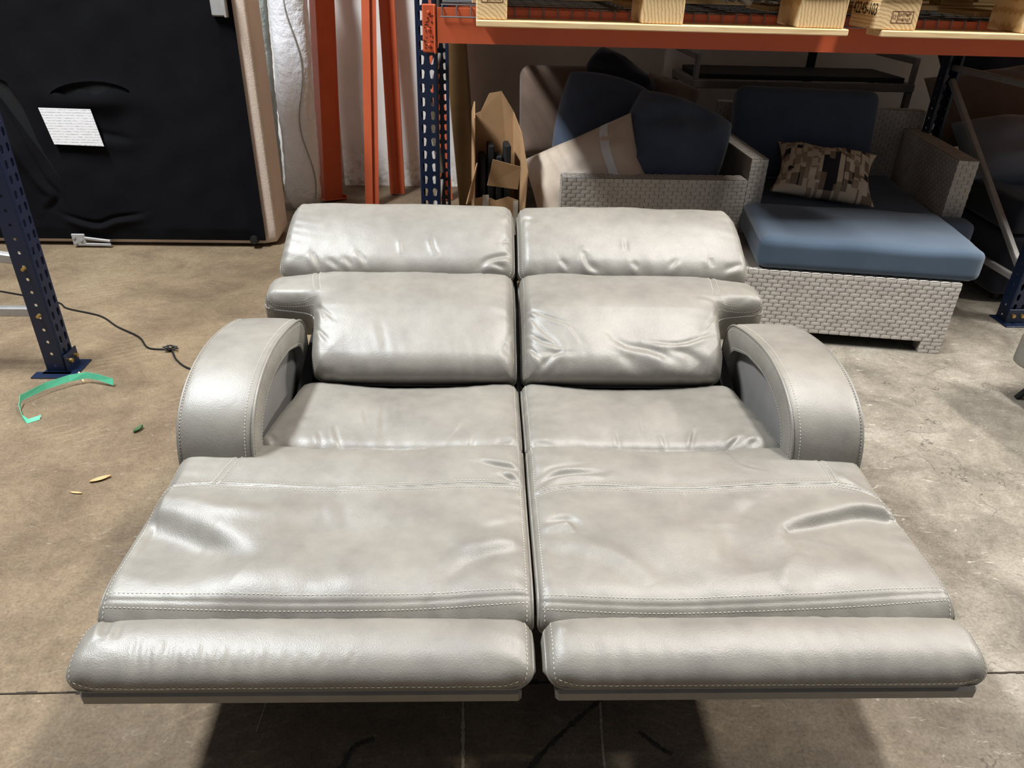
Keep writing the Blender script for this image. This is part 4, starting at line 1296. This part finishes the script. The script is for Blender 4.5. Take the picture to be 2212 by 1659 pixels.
# ------------------------------------------------------------------ wicker chaise behind it
CH = empty('wicker_chaise', (1.96, 4.33, 0), RAD(-9.5), 'wicker lounge chair with one broad arm, navy cushions on it, under the rack', 'chair')
wicker_slab('back_panel', (-0.565, 0.0, 0.06), (0.58, 0.07, 0.76), CH, ('front', 'top'), 21)
wicker_slab('arm_panel', (0.485, -0.78, 0.06), (0.58, -0.002, 0.665), CH, ('front', 'top', 'left'), 25)
wicker_slab('seat_base', (-0.435, -0.78, 0.06), (0.483, -0.002, 0.27), CH, ('front', 'top'), 29)
def soft(name, dims, loc, rot, mat, label, r=0.04, crown=0.015, seed=0, group=None, cat='cushion', lump=0.004):
    o = rounded_box(name, *dims, r, mat, None, crown, 16, seed, lump)
    o.location = loc; o.rotation_euler = rot
    tag(o, label, cat, group)
    return o
def chl(x, y):
    c, q = math.cos(RAD(-9.5)), math.sin(RAD(-9.5))
    return 1.96 + c * x - q * y, 4.33 + q * x + c * y
x, y = chl(0.025, -0.43)
sc_ = soft('seat_cushion', (0.88, 0.84, 0.13), (x, y, 0.277), (0, 0, RAD(-9.5)), M['navy'], 'navy seat cushion of the wicker chaise, under the patchwork pillow', 0.035, 0.01, 3)
ear = rounded_box('cushion_ear', 0.16, 0.13, 0.125, 0.035, M['navy'], sc_, 0, 8)
ear.location = (0.50, -0.42, 0.0)
x, y = chl(-0.145, -0.20)
soft('back_cushion', (0.74, 0.46, 0.15), (x, y, 0.635), (RAD(74), 0, RAD(-9.5)), M['navy'], 'tall navy back cushion standing against the wicker chaise back', 0.05, 0.03, 4)
pp = pillow_mesh('patchwork_pillow', 0.50, 0.42, 0.20, M['pattern'], None, 0.15, 5, 0.008)
pp.location = (1.79, 3.735, 0.535); pp.rotation_euler = (RAD(24), RAD(3), RAD(-20))
tag(pp, 'beige, brown and black patchwork pillow lying on the navy chaise seat', 'pillow')

# ------------------------------------------------------------------ wicker loveseat with the heap of cushions
WS = empty('wicker_loveseat', (0.86, 3.46, 0), 0, 'wicker loveseat seen from its low end, heaped with loose cushions, behind the leather loveseat', 'sofa')
wicker_slab('arm_panel', (-0.44, 0.0, 0.05), (0.44, 0.09, 0.560), WS, ('front', 'top', 'left'), 41)
wicker_slab('back_panel', (0.441, 0.0, 0.05), (0.522, 1.12, 0.660), WS, ('front', 'top', 'right'), 45)
wicker_slab('seat_base', (-0.42, 0.092, 0.05), (0.439, 1.12, 0.26), WS, ('top', 'left'), 49)
soft('seat_cushion', (0.82, 1.0, 0.13), (0.87, 4.08, 0.276), (0, 0, 0), M['dark_cloth'], 'black seat cushion of the wicker loveseat, under the heaped cushions', 0.04, 0.01, 6)

def pillow(name, dims, loc, rot, mat, label, seed=0, pinch=0.07, lump=0.014, knife=0.5, cat='pillow', group='loose cushions heaped on the wicker loveseat'):
    o = pillow_mesh(name, *dims, mat, None, pinch, seed, lump, knife=knife)
    o.location = loc; o.rotation_euler = rot
    tag(o, label, cat, group)
    return o
soft('back_cushion', (0.44, 0.46, 0.14), (0.475, 4.34, 0.70), (RAD(76), 0, RAD(3)), M['brown_cloth'], 'flat brown back cushion standing at the rear of the cushion heap', 0.05, 0.03, 8, 'loose cushions heaped on the wicker loveseat')
pillow('navy_pillow', (0.50, 0.56, 0.27), (0.70, 4.02, 0.63), (RAD(66), RAD(14), RAD(8)), M['navy'], 'plump navy cushion behind the tan satin pillow', 11, -0.12, 0.014, 0.36)
pillow('navy_pillow', (0.48, 0.48, 0.28), (0.98, 3.74, 0.62), (RAD(60), RAD(16), RAD(-14)), M['navy'], 'plump navy cushion with a rounded top, right of the tan satin pillow', 12, -0.10, 0.016, 0.36)
pillow('navy_pillow', (0.36, 0.22, 0.18), (0.80, 4.30, 0.87), (RAD(50), RAD(30), RAD(-12)), M['dark_cloth'], 'almost black cushion lying on top of the heap', 13, -0.12, 0.012, 0.36)
pillow('brown_pillow', (0.30, 0.30, 0.14), (1.08, 4.33, 0.74), (RAD(60), RAD(15), RAD(-14)), M['brown_cloth'], 'small brown pillow half hidden behind the navy cushions of the heap', 14, -0.05, 0.01, 0.42)
tp = pillow('satin_pillow', (0.60, 0.44, 0.30), (0.565, 3.71, 0.50), (RAD(58), RAD(-27), RAD(-16)), M['satin'], 'tan satin pillow with a white stripe, at the front of the cushion heap', 15, 0.06, 0.010, 0.5)
# white band sewn across the satin pillow near one end
def band():
    n = 26; q = np.linspace(-1, 1, n + 1); q = np.sin(q * math.pi / 2)
    rows = []
    for u in (0.50, 0.54, 0.59, 0.64):
        row = []
        for v in q:
            X = u * 0.30 * (1 - 0.06 * (1 - v * v)); Y = v * 0.22 * (1 - 0.06 * (1 - u * u))
            T = 0.15 * ((1 - u * u) * (1 - v * v)) ** 0.5
            k = min(1, max(0, (1 - u * u) * (1 - v * v) * 3))
            nz = wavy(8, 18, 2.2); nf = wavy(6, 23, 6.0)
            T += k * 0.008 * (nz(X / 0.58, Y / 0.40) + 0.4 * nf(X / 0.58, Y / 0.46)) + 0.0025
            row.append((X, Y, T))
        rows.append(row)
    MB().grid(np.array(rows)).build('white_band', M['ribbon'], tp, 180)
band()

# ------------------------------------------------------------------ cardboard
cb = MB()
m4 = Matrix.Translation((-0.015, 4.25, 0.010)) @ Matrix.Rotation(RAD(-4.5), 4, 'Y')
cb.box((-0.05, 0.0, 0.0), (0.05, 0.99, 2.3), 0.004, m4)
tb = cb.build('flat_carton', M['cardboard_dark'])
tag(tb, 'tall flat brown carton standing on edge and leaning, just right of the navy rack post', 'box')
BX = empty('torn_carton', (0.115, 3.66, 0), RAD(4), 'tall open cardboard carton with torn front and flaps, beside the wicker loveseat', 'box')
def sheet(name, pts, parent, mat, th=0.005):
    """a sheet from a polygon, thickened along its normal"""
    P = [Vector(p) for p in pts]
    n = (P[1] - P[0]).cross(P[2] - P[0]); n.normalize()
    k = len(P)
    vs = [tuple(p) for p in P] + [tuple(p + n * th) for p in P]
    fs = [tuple(range(k))[::-1], tuple(range(k, 2 * k))] + [(i, (i + 1) % k, k + (i + 1) % k, k + i) for i in range(k)]
    return MB().add(vs, fs).build(name, mat, parent)
sheet('left_side', [(-0.115, -0.09, 0.0), (-0.115, 0.09, 0.0), (-0.115, 0.09, 0.80), (-0.11, 0.0, 0.86), (-0.115, -0.08, 0.80)], BX, M['cardboard'])
sheet('right_side', [(0.115, -0.09, 0.0), (0.115, 0.09, 0.0), (0.085, 0.10, 0.80), (0.115, -0.01, 0.72), (0.14, -0.09, 0.55)], BX, M['cardboard'])
sheet('back_side', [(-0.115, 0.092, 0.0), (0.115, 0.092, 0.0), (0.09, 0.10, 0.80), (0.03, 0.105, 0.89), (-0.03, 0.10, 0.88), (-0.07, 0.092, 0.80), (-0.115, 0.092, 0.78)], BX, M['cardboard'])
sheet('front_side', [(-0.115, -0.096, 0.0), (0.10, -0.096, 0.0), (0.10, -0.096, 0.42), (0.05, -0.10, 0.44), (-0.01, -0.096, 0.42), (-0.06, -0.10, 0.445), (-0.115, -0.096, 0.43)], BX, M['cardboard'])
sheet('torn_flap', [(-0.055, -0.115, 0.50), (0.095, -0.10, 0.475), (0.105, -0.11, 0.585), (-0.03, -0.13, 0.625)], BX, M['cardboard'])
sheet('left_flap', [(-0.122, -0.10, 0.43), (-0.155, -0.16, 0.42), (-0.105, -0.135, 0.60), (-0.10, -0.10, 0.60)], BX, M['cardboard'])
sheet('tape_strip', [(-0.075, -0.1035, 0.0), (-0.045, -0.1035, 0.0), (-0.045, -0.1035, 0.45), (-0.075, -0.1035, 0.45)], BX, M['tape'], 0.001)
sheet('tape_strip', [(0.075, -0.1035, 0.0), (0.098, -0.1035, 0.0), (0.098, -0.1035, 0.42), (0.075, -0.1035, 0.42)], BX, M['tape'], 0.001)
ib = MB(); 
for k in range(4):
    ib.box((-0.085 + 0.04 * k, -0.05, 0.02), (-0.055 + 0.04 * k, 0.06, 0.62 + 0.05 * (k % 2)), 0.006)
pk = ib.build('packed_parts', M['black_mesh'])
pk.location = (0.115, 3.66, 0); pk.rotation_euler = (0, 0, RAD(4))
tag(pk, 'black furniture parts packed inside the torn cardboard carton', 'furniture parts')

# ------------------------------------------------------------------ metal frame table by the wall
TB = empty('metal_frame_table', (1.88, 4.90, 0), RAD(0), 'grey metal table frame with a black tray top, against the wall behind the chaise', 'table')
box_obj('front_rail', (-0.58, -0.26, 0.80), (0.78, -0.22, 0.845), M['grey_frame'], TB, 0.004)
box_obj('rear_rail', (-0.58, 0.22, 0.80), (0.78, 0.26, 0.845), M['grey_frame'], TB, 0.004)
for x in (-0.58, 0.74):
    box_obj('side_rail', (x, -0.219, 0.80), (x + 0.04, 0.219, 0.845), M['grey_frame'], TB, 0.004)
    for y in (-0.258, 0.218):
        box_obj('leg', (x + 0.002, y, 0.0), (x + 0.038, y + 0.04, 0.799), M['grey_frame'], TB, 0.004)
    box_obj('corner_post', (x + 0.004, -0.256, 0.846), (x + 0.034, -0.226, 0.99), M['grey_frame'], TB, 0.004)
    box_obj('upper_rail', (x + 0.004, -0.225, 0.955), (x + 0.034, 0.25, 0.99), M['grey_frame'], TB, 0.004)
box_obj('tray', (-0.53, -0.215, 0.846), (0.73, 0.215, 0.875), M['black_mesh'], TB, 0.004)
for x in (0.30, ):
    box_obj('mid_post', (x, 0.225, 0.0), (x + 0.05, 0.26, 1.10), M['black_steel'], TB, 0.004)
# ------------------------------------------------------------------ goods in the next bay, right of the post
NB = empty('dark_sofa', (3.20, 3.90, 0), RAD(-4), 'dark navy upholstered seat in the shadow beyond the right navy rack post', 'sofa')
rounded_box('body', 1.15, 1.25, 0.30, 0.03, M['dark_cloth'], NB, 0, 10).location = (0, 0.0, 0.04)
o = rounded_box('seat_pad', 1.02, 0.95, 0.13, 0.04, M['navy'], NB, 0.01, 12, 3, 0.004); o.location = (0.02, -0.10, 0.345)
o = rounded_box('side_arm', 0.14, 1.2, 0.16, 0.03, M['dark_cloth'], NB, 0, 8); o.location = (-0.50, 0, 0.345)
for x in (-0.5, 0.5):
    for y in (-0.55, 0.55):
        MB().tube([(x, y, 0), (x, y, 0.05)], 0.02, 10).build('leg', M['black_rubber'], NB, 40)
G2 = 'pillows on the dark sofa in the next bay'
pillow('grey_pillow', (0.62, 0.46, 0.24), (2.93, 3.92, 0.635), (RAD(30), RAD(-8), RAD(-14)), M['grey_cloth'], 'plump grey pillow seen through the frame of the right rack end', 21, 0.05, 0.012, 0.42, group=G2)
pillow('brown_pillow', (0.62, 0.46, 0.2), (2.95, 4.34, 0.78), (RAD(48), RAD(-10), RAD(-8)), M['brown_cloth'], 'brown pillow behind the grey pillow, right of the rack post', 22, 0.06, 0.014, 0.45, group=G2)
pillow('black_pillow', (0.60, 0.5, 0.2), (3.15, 4.70, 0.93), (RAD(60), RAD(-14), RAD(-4)), M['dark_cloth'], 'black cushion at the top of the pile beyond the right rack post', 23, 0.06, 0.014, 0.45, group=G2)

# ------------------------------------------------------------------ sofa section stood on its side at the left
UP = empty('upended_sofa_section', (-2.30, 4.03, 0), 0, 'tan upholstered sofa section stood on edge, its black underside facing the room', 'sofa')
body = rounded_box('upholstered_body', 2.42, 0.30, 1.43, 0.05, M['chenille'], UP, 0, 22)
body.location = (0.0, 0.166, 0.004)
# black dust cover: sagging cloth with torn pockets over a sheet blackened for the shade inside
box_obj('cavity_shade_sheet', (-1.18, 0.002, 0.045), (1.145, 0.0155, 1.385), M['cavity'], UP, 0.001)
def dust_cover():
    nx, nzz = 240, 200
    X = np.linspace(-1.18, 1.150, nx + 1); Z = np.linspace(0.042, 1.39, nzz + 1)
    XX, ZZ = np.meshgrid(X, Z)
    D = 0.014 + 0.006 * wavy(9, 4, 1.4)(XX, ZZ) + 0.0025 * wavy(9, 6, 5.0)(XX, ZZ)
    edge = np.minimum(np.minimum(XX + 1.18, 1.150 - XX), np.minimum(ZZ - 0.03, 1.39 - ZZ))
    D = D * np.clip(edge / 0.08, 0, 1)
    def fold(pts, amp, w, kind='crease'):
        P, _ = catmull(pts, 24)
        d, s, al = seg_dist(XX, ZZ, [tuple(p) for p in P])
        tp_ = np.sin(math.pi * np.clip(al, 0.01, 0.99)) ** 0.5
        if kind == 'crease': return amp * tp_ * (-np.exp(-(d / w) ** 2) + np.exp(-((d * s - 2 * w) / (2 * w)) ** 2))
        return amp * tp_ * np.exp(-(d / w) ** 2)
    D = D + fold([(0.10, 0.18), (0.26, 0.135), (0.36, 0.165), (0.52, 0.19)], 0.020, 0.012)
    D = D + fold([(0.30, 0.64), (0.42, 0.60), (0.55, 0.58)], 0.012, 0.02)
    D = D + fold([(-0.05, 0.75), (0.0, 0.55), (0.05, 0.38), (0.10, 0.28), (0.02, 0.20)], 0.018, 0.014)
    # lips of the torn pockets bulge towards the room
    lip = np.exp(-(((XX - 0.40) / 0.20) ** 2 + ((ZZ - 0.77) / 0.06) ** 2)) * 0.035 + np.exp(-(((XX + 0.08) / 0.10) ** 2 + ((ZZ - 0.55) / 0.18) ** 2)) * 0.035
    D = D + lip
    Y = -D
    A = np.stack([XX, Y, ZZ], 2)
    def cres1(x):
        t = (x - 0.395) / 0.205
        if abs(t) >= 1: return None
        top = 0.780 + 0.078 * math.sqrt(1 - t * t) + 0.010 * t
        return top - 0.045 * (1 - t * t) ** 0.8 * (1 + 0.3 * math.sin(9 * t)), top
    rz = [0.33, 0.44, 0.56, 0.66, 0.77, 0.85, 0.885]
    rx = [0.160, 0.122, 0.078, 0.062, 0.040, 0.0, -0.08]
    lx = [0.158, 0.108, 0.056, 0.012, -0.040, -0.16, -0.16]
    def cres2(z):
        if not (0.33 < z < 0.885): return None
        return float(np.interp(z, rz, lx)), float(np.interp(z, rz, rx))
    mb = MB()
    V = [list(p) for p in A.reshape(-1, 3)]
    hole = np.zeros((nzz, nx), int)
    for i in range(nzz):
        for j in range(nx):
            x, z = (X[j] + X[j + 1]) / 2, (Z[i] + Z[i + 1]) / 2
            c1, c2 = cres1(x), cres2(z)
            if c1 and c1[0] < z < c1[1]: hole[i, j] = 1
            elif c2 and c2[0] < x < c2[1]: hole[i, j] = 2
    done = set()
    for i in range(nzz):
        for j in range(nx):
            a = i * (nx + 1) + j
            if hole[i, j]:
                for di in (0, 1):
                    for dj in (0, 1):
                        near = hole[max(0, i + di - 1):i + di + 1, max(0, j + dj - 1):j + dj + 1]
                        if near.min() > 0: continue
                        q = (i + di) * (nx + 1) + j + dj
                        if q in done: continue
                        done.add(q)
                        if hole[i, j] == 1:
                            c = cres1(V[q][0])
                            if c: V[q][2] = min(c, key=lambda w: abs(w - V[q][2]))
                        else:
                            c = cres2(V[q][2])
                            if c: V[q][0] = min(c, key=lambda w: abs(w - V[q][0]))
            else:
                mb.f.append((a, a + 1, a + nx + 2, a + nx + 1))
    mb.v = [tuple(p) for p in V]
    return mb.build('dust_cover', M['dust_cover'], UP, 180, recalc=False)
dc = dust_cover()
lb = sheet('care_label', [(0.140, -0.047, 0.735), (0.170, -0.047, 0.558), (0.415, -0.047, 0.552), (0.392, -0.047, 0.732)], UP, M['label'], 0.0015)
lb['label'] = 'white printed care label'
bkt = MB()
bkt.box((0.115, -0.030, 0.012), (0.185, -0.018, 0.078), 0.003)
bkt.bar((0.18, -0.024, 0.020), (0.315, -0.024, 0.018), 0.012, 0.014, (0, 0, 1), 0.002)
bkt.bar((0.18, -0.024, 0.055), (0.315, -0.024, 0.038), 0.012, 0.014, (0, 0, 1), 0.002)
bk_ = bkt.build('link_bracket', M['galv'], UP)
for x, z in ((0.135, 0.03), (0.165, 0.045), (0.13, 0.06)):
    MB().tube([(x, -0.031, z), (x, -0.036, z)], 0.008, 10).build('bolt', M['galv'], bk_, 40)
MB().tube([(1.09, -0.002, 0.05), (1.09, -0.03, 0.05)], [0.025, 0.020], 16).build('foot', M['black_rubber'], UP, 40)
h2 = MB().box((1.06, -0.045, 1.165), (1.125, -0.012, 1.30), 0.006)
h2.box((1.120, -0.050, 1.16), (1.132, -0.012, 1.32), 0.003)
h2.build('hinge_bracket', M['galv'], UP)
sm_ = MB()
sm_.tube([(1.178, 0.06, z) for z in np.linspace(0.06, 1.36, 4)], 0.004, 6)
sm_.build('piping', M['chenille'], UP, 180)

# ------------------------------------------------------------------ rolls standing behind it
def roll(name, base, top, r, mat, label, seed, seam=True):
    e = empty(name, base, 0, label, 'roll', 'wrapped rolls standing by the wall')
    b = Vector((0, 0, 0)); t = Vector(top) - Vector(base)
    N, K = 60, 28
    nz = wavy(8, seed, 2.2); nf = wavy(8, seed + 2, 9.0)
    A = []
    for i in range(N + 1):
        w = i / N
        c = b + t * w
        taper = min(1.0, 0.55 + 0.45 * (w / 0.06) ** 0.6) if w < 0.06 else 1.0
        row = []
        for k in range(K):
            a = 2 * math.pi * k / K
            rr = r * taper * (1 + 0.05 * nz(a * 0.4, w * 2) + 0.028 * nf(a * 0.25, w * 2.6))
            row.append((c.x + rr * math.cos(a), c.y + rr * math.sin(a), c.z + 0.0))
        A.append(row)
    mb = MB().grid(np.array(A), closed_u=True)
    mb.f.append(tuple(range(K))); mb.f.append(tuple(N * K + k for k in range(K)))
    mb.build('wrapped_body', mat, e, 180)
    if seam:
        pts = []
        for i in range(40):
            w = i / 39
            c = b + t * w
            a = RAD(-62 + 16 * math.sin(w * 14) + 12 * math.sin(w * 5 + 1))
            pts.append((c.x + r * 1.06 * math.cos(a), c.y + r * 1.06 * math.sin(a), c.z))
        MB().tube(pts, 0.0035, 6).build('film_seam', M['flap'], e, 180)
    return e
roll('wrapped_roll', (-1.085, 4.78, 0.0), (-1.05, 4.84, 1.55), 0.108, M['wrap'], 'white plastic wrapped roll standing right of the upended sofa section', 31)
roll('wrapped_roll', (-1.33, 4.86, 0.0), (-1.29, 4.92, 1.55), 0.10, M['wrap_green'], 'greenish striped wrapped roll, half hidden behind the upended sofa section', 36, False)
bgr = MB().box((-1.03, 5.31, 0.0), (-0.93, 5.335, 1.6), 0.006).build('padding_board', M['beige_wrap'])
tag(bgr, 'thin beige board standing between the white roll and the orange beams', 'board')

# ------------------------------------------------------------------ orange beams leaning on the wall
def leaning_beam(base, top, w, dpt, yaw, label, foot=0):
    b = Vector(base); t = Vector(top)
    e = empty('spare_beam', base, 0, label, 'beam', 'spare orange rack beams leaning on the wall')
    d = (t - b); L = d.length; d.normalize()
    right = Vector((math.cos(RAD(yaw)), math.sin(RAD(yaw)), 0))
    right = (right - d * right.dot(d)).normalized()
    back = d.cross(right)
    back = -back if back.y < 0 else back
    m = Matrix((right, back, d)).transposed().to_4x4()
    prof = [(-w / 2, 0), (w / 2 - 0.04, 0), (w / 2 - 0.04, 0.026), (w / 2, 0.026), (w / 2, dpt), (-w / 2, dpt)]
    mb = MB().prism(prof, 0.0, L, 2)
    mb.v = [tuple(m @ Vector(p)) for p in mb.v]
    mb.build('beam_tube', M['orange'], e)
    if foot:
        f = MB()
        f.box((-w / 2 - 0.005, -0.004, 0.0), (-w / 2 + 0.165, 0.05, 0.008), 0.002, m)
        f.box((-w / 2 + 0.156, -0.004, 0.0), (-w / 2 + 0.165, 0.05, 0.03), 0.002, m)
        f.build('beam_connector', M['orange'], e)
    return e
leaning_beam((-0.915, 4.93, 0.012), (-0.85, 5.22, 2.45), 0.15, 0.070, 42, 'orange rack beam with an end plate at its foot, nearest the white roll', 1)
leaning_beam((-0.655, 4.80, 0.010), (-0.59, 5.28, 2.5), 0.088, 0.050, 8, 'orange rack beam in front of a second one, between the roll and the navy post')
leaning_beam((-0.525, 5.10, 0.010), (-0.56, 5.31, 2.5), 0.095, 0.040, -20, 'darker orange rack beam standing close behind another beam')
leaning_beam((-0.180, 4.97, 0.010), (-0.285, 5.25, 1.55), 0.085, 0.040, 0, 'orange rack beam lower end seen just right of the navy post', 0)

# ------------------------------------------------------------------ end frame of the rack at the left edge
LR = empty('pallet_rack', (-1.60, 2.60, 0), 0, 'navy perforated rack post with grey struts, at the left edge of the view', 'rack')
def lr(o):
    o.parent = LR
    o.location = Vector(o.location) - Vector((-1.60, 2.60, 0))
    return o
lr(upright('upright', None, (-1.577, 2.635, 0), RAD(90), 2.3, 0.080, 0.072))
lr(foot_plate(None, (-1.577, 2.635, 0), RAD(90)))
fp2 = MB().box((-1.69, 2.545, 0.0), (-1.555, 2.592, 0.006), 0.001).build('foot_plate', M['blue']); lr(fp2)
for (za, zb) in ((0.245, 0.245), (0.445, 0.62)):
    mb = MB().bar((-1.612, 2.632, za), (-2.75, 2.632, zb), 0.030, 0.036, (0, 0, 1), 0.004)
    lr(mb.build('strut', M['galv']))
for z in (0.245, 0.430):
    lr(MB().tube([(-1.612, 2.596, z), (-1.612, 2.578, z)], [0.008, 0.006], 8).build('bolt', M['brass'], None, 40))
lr(upright('upright', None, (-2.72, 2.635, 0), RAD(-90), 2.3, 0.080, 0.072))

# ------------------------------------------------------------------ small things on the floor
P_, _ = catmull([(-2.35, 3.42), (-1.95, 3.27), (-1.85, 3.19), (-1.67, 3.11), (-1.55, 3.0), (-1.42, 2.90), (-1.345, 2.80), (-1.265, 2.785), (-1.235, 2.765), (-1.19, 2.69), (-1.10, 2.61), (-0.85, 2.50)], 90)
cab = MB().tube([(x, y, 0.0042) for x, y in P_], 0.0038, 6)
cbl = empty('black_cable', (-1.67, 3.11, 0), 0, 'thin black cable with a knot, running over the floor to the loveseat', 'cable')
o = cab.build('cord', M['black_rubber'], cbl, 180); o.location = (1.67, -3.11, 0)
kn = MB(); kk = []
for i in range(50):
    a = i * 0.55
    kk.append((-1.245 + 0.030 * math.cos(a) * (0.6 + 0.4 * math.sin(i * 1.7)), 2.776 + 0.012 * math.sin(a * 1.3), 0.010 + 0.006 * (1 + math.sin(a * 0.7))))
o = kn.tube(kk, 0.0030, 6).build('knot', M['black_rubber'], cbl, 180); o.location = (1.67, -3.11, 0)

# green strap: a folded ribbon standing on edge
def strap():
    path = [(-1.515, 2.262), (-1.545, 2.236), (-1.575, 2.262), (-1.612, 2.318), (-1.626, 2.362), (-1.575, 2.438), (-1.515, 2.492), (-1.462, 2.516), (-1.418, 2.506), (-1.355, 2.488)]
    hts = [(0.0, 0.010), (0.0, 0.010), (0.0, 0.014), (0.002, 0.020), (0.014, 0.036), (0.018, 0.042), (0.020, 0.044), (0.020, 0.044), (0.018, 0.042), (0.006, 0.030)]
    lean = [0.016, 0.014, 0.004, 0.0, 0.004, 0.008, 0.010, 0.006, 0.006, 0.010]
    A = []
    for (x, y), (a, b), l in zip(path, hts, lean):
        A.append([(x, y - l * 0.4, a + 0.0008), (x, y + l * 0.6, b * 1.0 + 0.0008)])
    o = MB().grid(np.array(A)).build('green_strap', M['green'], None)
    md = o.modifiers.new('gauge', 'SOLIDIFY'); md.thickness = 0.0012; md.offset = 0
    tag(o, 'mint green plastic strapping band bent into a hook on the floor by the navy post', 'strap')
strap()
stk = MB().bar((-1.527, 2.585, 0.006), (-1.475, 2.510, 0.004), 0.007, 0.007, (0, 0, 1), 0.001).build('wood_splinter', M['pine'])
tag(stk, 'thin pale wood splinter lying at the foot of the navy post', 'wood scrap')
def leaf(name, cx_, cy_, L, W, ang, mat, label, curl):
    A = []
    for i in range(9):
        t = i / 8
        w = W * math.sin(math.pi * min(1, t * 0.94 + 0.03)) ** 0.8
        row = []
        for s in (-1, -0.5, 0, 0.5, 1):
            x = (t - 0.5) * L; y = s * w / 2
            z = 0.0012 + curl * abs(s) ** 1.5 + 0.4 * curl * (t - 0.3) ** 2
            row.append((cx_ + x * math.cos(ang) - y * math.sin(ang), cy_ + x * math.sin(ang) + y * math.cos(ang), z))
        A.append(row)
    o = MB().grid(np.array(A)).build(name, mat, None, 180)
    md = o.modifiers.new('gauge', 'SOLIDIFY'); md.thickness = 0.0006; md.offset = 1
    tag(o, label, 'leaf')
leaf('green_leaf', -1.150, 2.186, 0.040, 0.017, RAD(65), M['leaf'], 'small curled green leaf on the floor left of the armrest', 0.010)
leaf('dry_leaf', -1.160, 1.908, 0.060, 0.018, RAD(30), M['dry_leaf'], 'small dry tan leaf on the floor left of the leg rest', 0.006)
leaf('dry_leaf', -1.205, 1.842, 0.040, 0.008, RAD(-10), M['dry_leaf'], 'sliver of dry straw on the floor left of the calf pad', 0.003)

# corner of another grey chair at the right edge
GC = empty('grey_chair', (2.32, 2.20, 0), RAD(8), 'corner of another grey upholstered chair at the right edge of the view', 'chair')
o = rounded_box('seat', 0.5, 0.5, 0.15, 0.03, M['leather'], GC, 0.0, 10); o.location = (0.040, 0.025, 0.135)
for x in (-0.16, 0.42):
    for y in (-0.20, 0.22):
        tx = x + (0.05 if x < 0 else -0.05); ty = y + (0.05 if y < 0 else -0.05)
        MB().bar((x, y, 0.0), (tx, ty, 0.145), 0.020, 0.020, (1, 0, 0), 0.003).build('leg', M['black_steel'], GC)
